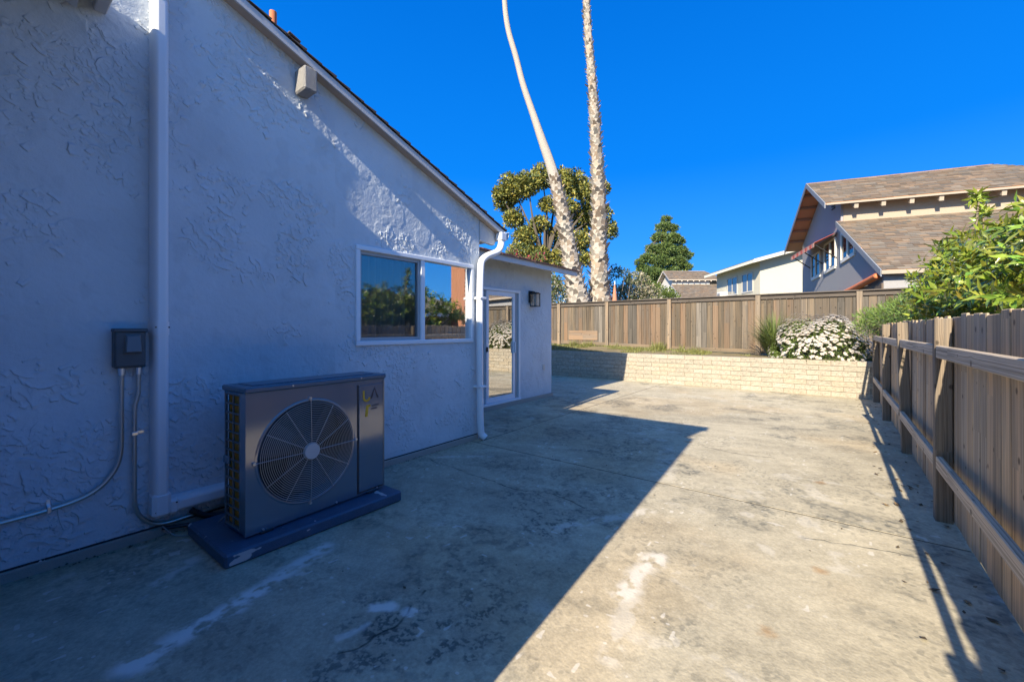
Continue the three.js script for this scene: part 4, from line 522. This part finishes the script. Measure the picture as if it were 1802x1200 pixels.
{ // low weeds and grass in the bed, leaf litter on the patio
  const s = new Soup(); for (let i = 0; i < 16000; i++) { const R = rr(-8.6, -1.6), a = lerp(10.9, 12.25, Math.pow(rnd(), .9)), dn = fbm(R * 2.2, a * 2.2, 3); if (dn < .40 + .22 * sm(-4, -1.6, R)) continue; const h = rr(.03, .10) * (1 + 2.4 * sm(.6, .75, dn) * sm(11.6, 12.2, a)), w = rr(0, 6.28), y = .69 + .12 * sm(10.82, 12.4, a) * sm(-1, -6, R), p = new THREE.Vector3(R, y, -a); s.leaf(p, new THREE.Vector3(Math.cos(w) * .6, 1, Math.sin(w) * .6).normalize(), new THREE.Vector3(-Math.sin(w), 0, Math.cos(w)), h, .006, tint([.17, .18, .045], .35)); }
  const g = add('weeds', s.geo(), M.leaf, scene); g.userData = { label: 'low patchy grass and weeds along the foot of the back fence', category: 'grass', kind: 'stuff' };
  const l = new Soup(); for (let i = 0; i < 330; i++) { const nearFence = rnd() < .45, R = nearFence ? rr(.30, .62) : rr(-3.3, .4), a = nearFence ? rr(1.5, 10.4) : Math.pow(rnd(), .7) * 9.6 + .9; const w = rr(0, 6.28), d = new THREE.Vector3(Math.cos(w), rr(.02, .2), Math.sin(w)).normalize(), len = nearFence ? rr(.015, .06) : rr(.008, .028), k = rnd() < .2 ? [.5, .46, .38] : rnd() < .6 ? [.07, .05, .03] : [.18, .12, .06]; l.leaf(new THREE.Vector3(R, .006, -a), d, new THREE.Vector3(-Math.sin(w), 0, Math.cos(w)), len, len * .3, k, .3); }
  for (let i = 0; i < 260; i++) { const a = rr(.2, 3.7), R = WR + .03 + Math.abs(rr(0, .05)); const w = rr(0, 6.28), len = rr(.006, .02); l.leaf(new THREE.Vector3(R, .006, -a), new THREE.Vector3(Math.cos(w), .15, Math.sin(w)).normalize(), new THREE.Vector3(-Math.sin(w), 0, Math.cos(w)), len, len * .4, [.08, .065, .045], .3); }
  const q = add('leaf_litter', l.geo(), new THREE.MeshStandardMaterial({ vertexColors: true, roughness: .9, side: THREE.DoubleSide }), scene); q.userData = { label: 'scattered dry leaves and crumbs on the concrete patio', category: 'debris', kind: 'stuff' };
}

// ------------------------------------------------------------------ neighbouring houses
// saltbox tract house: local x runs along the ridge away from the gable, -z (t) runs along the gable wall
function tractHouse(name, label, pos, turn, o) {
  const h = thing(name, label, 'house', pos, turn), P = (x, y, t) => new THREE.Vector3(x, y, -t), wm = o.wall, rm = o.trimMat, L = o.len;
  const pk = [2.03, 7.34], re = [-.27, 5.89], le = [5.66, 5.19], lt = [.25, 5.30], lb = [-3.38, 3.02];
  const gs = new THREE.Shape([[lb[0] + .25, -1], [5.2, -1], [5.2, 5.35], [2.03, 7.22], [.25, 6.1], [.25, 5.15], [lb[0] + .25, 3.0]].map(p => new THREE.Vector2(...p)));
  add('wall', metric(new THREE.ExtrudeGeometry(gs, { depth: Math.min(L, 5.0), bevelEnabled: false }).rotateY(Math.PI / 2)), wm, h); const HX = Math.min(L - .6, 5.07); // shape x->-z (t), extruded along +x
  const R = (a, b, x0, x1, th) => slabPrism([P(x0, a[1], a[0]), P(x1, a[1], a[0]), P(x1, b[1], b[0]), P(x0, b[1], b[0])], 0, new THREE.Vector3(0, th, 0));
  const ox = -.62, RH = (a, b, th) => slabPrism([P(ox, a[1], a[0]), P(HX, a[1], a[0]), P(L + .3, b[1], b[0]), P(ox, b[1], b[0])], 0, new THREE.Vector3(0, th, 0)); const rf = add('roof', mg([RH(pk, re, .06), RH(pk, le, .06), slabPrism([P(L + .3, re[1], re[0]), P(L + .3, le[1], le[0]), P(HX, pk[1], pk[0])], 0, new THREE.Vector3(0, .06, 0)), R(lt, lb, ox * .22, L + .3, .06)]), o.deck, h, 'plank underside of the roof');
  const bg = (a, b, x0) => slabPrism([P(x0 - .03, a[1] - .13, a[0]), P(x0 - .03, a[1] + .07, a[0]), P(x0 - .03, b[1] + .07, b[0]), P(x0 - .03, b[1] - .13, b[0])], 0, new THREE.Vector3(.03, 0, 0));
  add('barge_board', bg(pk, re, ox), rm, rf); add('barge_board', bg(pk, le, ox), o.trimLeft || rm, rf); add('barge_board', bg(lt, lb, ox * .22), rm, rf);
  add('fascia', metric(cbox(L + .9, .06, .03, .004).translate(L / 2 - .15, re[1] + .0, -re[0] + .02)), o.eave, rf); add('fascia', metric(cbox(L + .4, .11, .03, .004).translate(L / 2 + .05, lb[1] - .01, -lb[0] + .02)), o.eave, rf);
  const sc = (a, b, x0, lim = 0) => shingles(P(x0, a[1] + .065, a[0]), new THREE.Vector3(L + .3 - x0, 0, 0), P(0, b[1] - a[1], b[0] - a[0]), o.shingle, .34, .145, .02, lim);
  add('shingles', sc(re, pk, ox, HX - ox), M.shingleBrown, rf, null, true); add('shingles', sc(lb, lt, ox * .22), M.shingleBrown, rf, null, true); add('shingles', sc(le, pk, ox, HX - ox), M.shingleBrown, rf, null, true);
  for (let x = .25; x < L; x += .78) add('rafter_tail', slabPrism([P(x, re[1] - .20, re[0] + .05), P(x, re[1] - .01, re[0] + .02), P(x, re[1] + .36, .35), P(x, re[1] + .12, .35)], 0, new THREE.Vector3(.12, 0, 0)), o.tail, rf);
  for (let t = 2.5; t < 5.6; t += .62) { const y = pk[1] - (t - 2.03) * .592; add('purlin', metric(cbox(.6, .10, .09, .004).translate(-.3, y - .055, -t)), o.tail2 || o.tail, rf); }
  for (const w of o.windows) { const [t0, t1, b0, b1, c0, c1] = w; // t0 left(far) .. t1 right(near), bottom b0..b1, top c0..c1
    const fr = (t0, b0, t1, b1, wd) => { const n = new THREE.Vector2(-(b1 - b0), t1 - t0).normalize().multiplyScalar(wd / 2); return slabPrism([P(-.05, b0 + n.y, t0 + n.x), P(-.05, b0 - n.y, t0 - n.x), P(-.05, b1 - n.y, t1 - n.x), P(-.05, b1 + n.y, t1 + n.x)], 0, new THREE.Vector3(.055, 0, 0)); };
    const f = add('window', mg([fr(t0, b0, t1, b1, .12), fr(t0, c0, t1, c1, .07), fr(t0, b0, t0, c0, .07), fr(t1, b1, t1, c1, .07), fr((t0 + t1) / 2, (b0 + b1) / 2, (t0 + t1) / 2, (c0 + c1) / 2, .06)]), o.frame, h);
    add('pane', slabPrism([P(-.012, b0, t0), P(-.012, b1, t1), P(-.012, c1, t1), P(-.012, c0, t0)], 0, new THREE.Vector3(.008, 0, 0)), o.glass, f); }
  return h;
}
const darkGlass = phys(.02, .025, .03, .05, { ior: 1.9 });
const tanSh = [[.165, .13, .10], [.145, .115, .09], [.185, .145, .11], [.125, .10, .08]];
{
  const gray = mat(.30, .30, .32, .92, { bumpMap: rep(fineBump, 1, 1), bumpScale: .01 });
  const pinkBeam = mat(.58, .42, .31, .85);
  const h = tractHouse('grey_gabled_house', 'two-storey house with shaded grey gable, brown shingle roofs and red awnings', [.246, 0, -19.489], 16.56 * Math.PI / 180, { wall: gray, len: 7.2, deck: mat(.40, .22, .13, .85), trimMat: mat(.20, .22, .26, .7), trimLeft: mat(.20, .21, .23, .6), eave: mat(.33, .28, .23, .8), tail: mat(.36, .30, .24, .85), tail2: mat(.28, .14, .08, .85), frame: mat(.70, .68, .64, .6), glass: darkGlass, shingle: tanSh,
    windows: [[3.68, 2.52, 3.58, 3.64, 4.59, 4.64], [1.96, .74, 3.66, 3.75, 4.78, 4.85], [.14, -1.07, 3.83, 3.94, 4.90, 4.28]] });
  add('upper_wall', metric(cbox(7.1, .95, .03, .003).translate(3.62, 5.55, -.235)), mat(.36, .30, .24, .92, { bumpMap: rep(fineBump, 1, 1), bumpScale: .008 }), h, 'sunlit cream wall band under the upper eave');
  add('front_wall', metric(cbox(7.1, 4.0, .03, .003).translate(3.7, 1.05, 3.11)), gray, h);
  for (let k = 0; k < 4; k++) add('vent_slat', metric(cbox(.03, .05, .34, .003).rotateX(0).translate(-.016, 6.02 + k * .10, -.98)), M.dark, h);
  const red = new THREE.MeshStandardMaterial({ color: lin(.50, .10, .07), roughness: .85, side: THREE.DoubleSide }), pale = new THREE.MeshStandardMaterial({ color: lin(.55, .30, .24), roughness: .85, side: THREE.DoubleSide });
  const awn = (name, label, t0, t1, yw, out, drop, lp) => { const a = thing(name, label, 'awning', h.position.toArray(), h.rotation.y); const n = 11; for (let k = 0; k < n; k++) { const ta = lerp(t0, t1, k / n), tb = lerp(t0, t1, (k + 1) / n), V3 = (x, y, t) => new THREE.Vector3(x, y, -t); add('stripe', slabPrism([V3(-.02, yw, ta), V3(-.02, yw, tb), V3(-out, yw - drop, tb), V3(-out, yw - drop, ta)], 0, new THREE.Vector3(0, .012, 0)), k % 2 ? pale : red, a); add('valance', slabPrism([V3(-out, yw - drop, ta), V3(-out, yw - drop, tb), V3(-out, yw - drop - .16, tb - .03), V3(-out, yw - drop - .16, ta + .03)], 0, new THREE.Vector3(-.008, 0, 0)), k % 2 ? red : pale, a); }
    for (const t of [t0 + .15, (t0 + t1) / 2, t1 - .15]) add('arm', limb([new THREE.Vector3(0, yw - .95, -t), new THREE.Vector3(-out, yw - drop, -t)], .022, 6), M.black, a); };
  awn('striped_awning', 'red striped awning over the grey house upper windows', .55, 3.95, 5.02, .75, .35);
  const lo = thing('rolled_awning', 'orange sloping awning low on the grey house gable', 'awning', h.position.toArray(), h.rotation.y); add('fabric', limb([new THREE.Vector3(-.15, 2.55, -.3), new THREE.Vector3(-.15, 2.72, 1.4), new THREE.Vector3(-.15, 2.93, 3.1)], [.10, .10, .10], 10), mat(.58, .17, .07, .8), lo); add('bracket', limb([new THREE.Vector3(0, 2.5, .6), new THREE.Vector3(-.4, 2.6, .6)], .02, 6), M.black, lo); add('front_board', metric(cbox(.05, .28, 2.6, .004).translate(-.05, 2.58, 1.9)), mat(.12, .09, .07, .8), lo);
}
{
  const p = spot(1184.8, 580, 56); const wht = mat(.50, .49, .48, .9);
  tractHouse('white_gabled_house', 'distant white house with tan shingle roofs, right of the conifer', [p.x, 2.05, p.z], 37.6 * Math.PI / 180, { wall: wht, len: 6.6, deck: mat(.45, .36, .28, .85), trimMat: mat(.30, .29, .30, .7), trimLeft: mat(.62, .55, .46, .7), eave: mat(.62, .55, .47, .8), tail: mat(.66, .58, .5, .85), frame: mat(.75, .75, .75, .6), glass: darkGlass, shingle: tanSh, windows: [[3.4, 2.5, 3.9, 3.9, 4.9, 4.9], [1.6, .5, 3.9, 3.9, 5.1, 5.1]] });
}
{ // cream two-storey house: corner at px 1338, side wall along +t (far), sunlit gable towards the viewer
  const c = spot(1338, 580, 28), h = thing('cream_house', 'plain cream two-storey house with a low gable, left of the grey house', 'house', [c.x, 0, c.z], (37.6 - 4) * Math.PI / 180), cream = mat(.50, .48, .40, .92, { bumpMap: rep(fineBump, .6, .6), bumpScale: .01 }), P = (x, y, t) => new THREE.Vector3(x, y, -t);
  const gs = new THREE.Shape([[0, -1], [10, -1], [10, 6.0], [5, 7.35], [0, 6.0]].map(p => new THREE.Vector2(...p)));
  add('wall', metric(new THREE.ExtrudeGeometry(gs, { depth: 6.9, bevelEnabled: false }).translate(0, 0, -6.9)), cream, h);
  const rs = (x0, y0, x1, y1) => slabPrism([P(x0, y0, -.75), P(x1, y1, -.75), P(x1, y1, 7.5), P(x0, y0, 7.5)], 0, new THREE.Vector3(0, .10, 0));
  const rf = add('roof', mg([rs(-.75, 5.80, 5, 7.36), rs(10.75, 5.8, 5, 7.36)]), mat(.60, .55, .42, .9), h); add('barge_board', mg([slabPrism([P(-.77, 5.70, -.78), P(-.77, 5.93, -.78), P(5, 7.48, -.78), P(5, 7.25, -.78)], 0, new THREE.Vector3(0, 0, .03)), slabPrism([P(10.77, 5.70, -.78), P(10.77, 5.93, -.78), P(5, 7.48, -.78), P(5, 7.25, -.78)], 0, new THREE.Vector3(0, 0, .03))]), mat(.55, .53, .48, .7), rf); add('fascia', bx(-.79, -.755, 5.70, 5.9, -7.5, .78), mat(.72, .68, .56, .7), rf); add('roofing', mg([slabPrism([P(-.8, 5.905, -.8), P(5, 7.475, -.8), P(5, 7.475, 7.5), P(-.8, 5.905, 7.5)], 0, new THREE.Vector3(0, .03, 0)), slabPrism([P(10.8, 5.905, -.8), P(5, 7.475, -.8), P(5, 7.475, 7.5), P(10.8, 5.905, 7.5)], 0, new THREE.Vector3(0, .03, 0))]), mat(.12, .12, .13, .9), rf);
  for (const [t0, t1] of [[.9, 2.5], [3.2, 4.9]]) { const f = add('window', mg([bx(-.04, .01, 3.95, 4.05, -t1, -t0), bx(-.04, .01, 5.25, 5.33, -t1, -t0), bx(-.04, .01, 4.05, 5.25, -t0 - .07, -t0), bx(-.04, .01, 4.05, 5.25, -t1, -t1 + .07), bx(-.04, .01, 4.05, 5.25, -(t0 + t1) / 2 - .03, -(t0 + t1) / 2 + .03)]), mat(.45, .44, .42, .6), h); add('pane', bx(-.015, -.008, 4.05, 5.25, -t1 + .07, -t0 - .07), phys(.10, .11, .12, .04, { ior: 2.2 }), f); }
  const w = add('window_air_conditioner', metric(cbox(.55, .5, .65, .02).translate(-.28, 4.05, -5.2)), mat(.68, .68, .68, .6), h, 'white window air conditioner'); add('louvre', bx(-.565, -.552, 3.9, 4.2, -5.45, -4.95), mat(.22, .22, .23, .6), w); add('bracket', metric(cbox(.4, .4, .5, .004).translate(-.2, 3.6, -5.2)), mat(.10, .10, .10, .8), w);
  const carport = thing('patio_roof', 'low grey patio cover in front of the cream house', 'patio cover', [spot(1385, 580, 22).x, 0, spot(1385, 580, 22).z], (37.6 - 4) * Math.PI / 180); add('roof_sheet', metric(cbox(5.4, .10, 2.4, .02).rotateZ(.06).translate(-.3, 3.12, 0)), mat(.34, .31, .27, .9), carport); for (const x of [-2.6, 2.2]) add('post', metric(cbox(.1, 3, .1, .005).translate(x, 1.5, 0)), M.white, carport);
}
{ // bungalow over the side fence: out of the frame, mirrored in the window
  const h = thing('bungalow', 'low neighbour bungalow with a brick chimney, mirrored in the window glass', 'house', [5.2, -.45, -10.6]), w = mat(.5, .47, .42, .9);
  add('wall', bx(0, 5.5, 0, 2.35, -3.4, 0), w, h); const rf = add('roof', metric(new ConvexGeometry([[-.6, 2.3, .6], [6, 2.3, .6], [-.6, 2.3, -4], [6, 2.3, -4], [2.4, 3.35, -1.7], [4, 3.35, -1.7], [-.6, 2.4, .6], [6, 2.4, .6], [-.6, 2.4, -4], [6, 2.4, -4]].map(p => new THREE.Vector3(...p)))), mat(.16, .15, .11, .95), h); add('gutter', mg([bx(-.68, -.605, 2.28, 2.42, -4.05, .65), bx(-.68, 6.05, 2.28, 2.42, .605, .68)]), M.white, rf);
  const ch = add('chimney', bx(-1.1, -.35, 0, 5.0, -1.75, -1.0), mat(.33, .15, .085, .95), h, 'orange brick chimney'); const bm = [mat(.42, .16, .075, .95), mat(.46, .19, .09, .95), mat(.36, .135, .07, .95)];
  for (let r = 0; r < 30; r++) for (let k = 0; k < 4; k++) { const b = add('brick', cbox(.016, .066, .19, .003), bm[(r * 3 + k * 5) % 3], ch); b.position.set(-1.105, 2.65 + r * .078, -1.66 + k * .19 + (r % 2 ? .0 : .04)); }
  shrub('red_leaf_tree', 'reddish dark tree beside the bungalow, mirrored in the window glass', 'tree', [5.2, 0, -8.6], [[0, 1.7, 0, .8, .7, .7], [-.3, 2.1, .3, .5, .5, .5], [.4, 2.2, -.5, .6, .5, .5]], 3000, .16, .05, [.09, .07, .03], M.leaf, { cols: [[.16, .04, .02], [.06, .08, .02], [.05, .07, .02]], stem: .1 });
  shrub('dark_evergreen', 'dark evergreen behind the side fence, mirrored in the screened pane', 'tree', [4.4, 0, -5.6], [[0, 1.2, 0, .7, .6, .7], [.3, 1.6, -.3, .5, .4, .5], [-.4, 1.1, .8, .6, .45, .6]], 2600, .16, .05, [.05, .07, .02], M.leaf, { stem: .1 });
}
renderer.render(scene, camera);
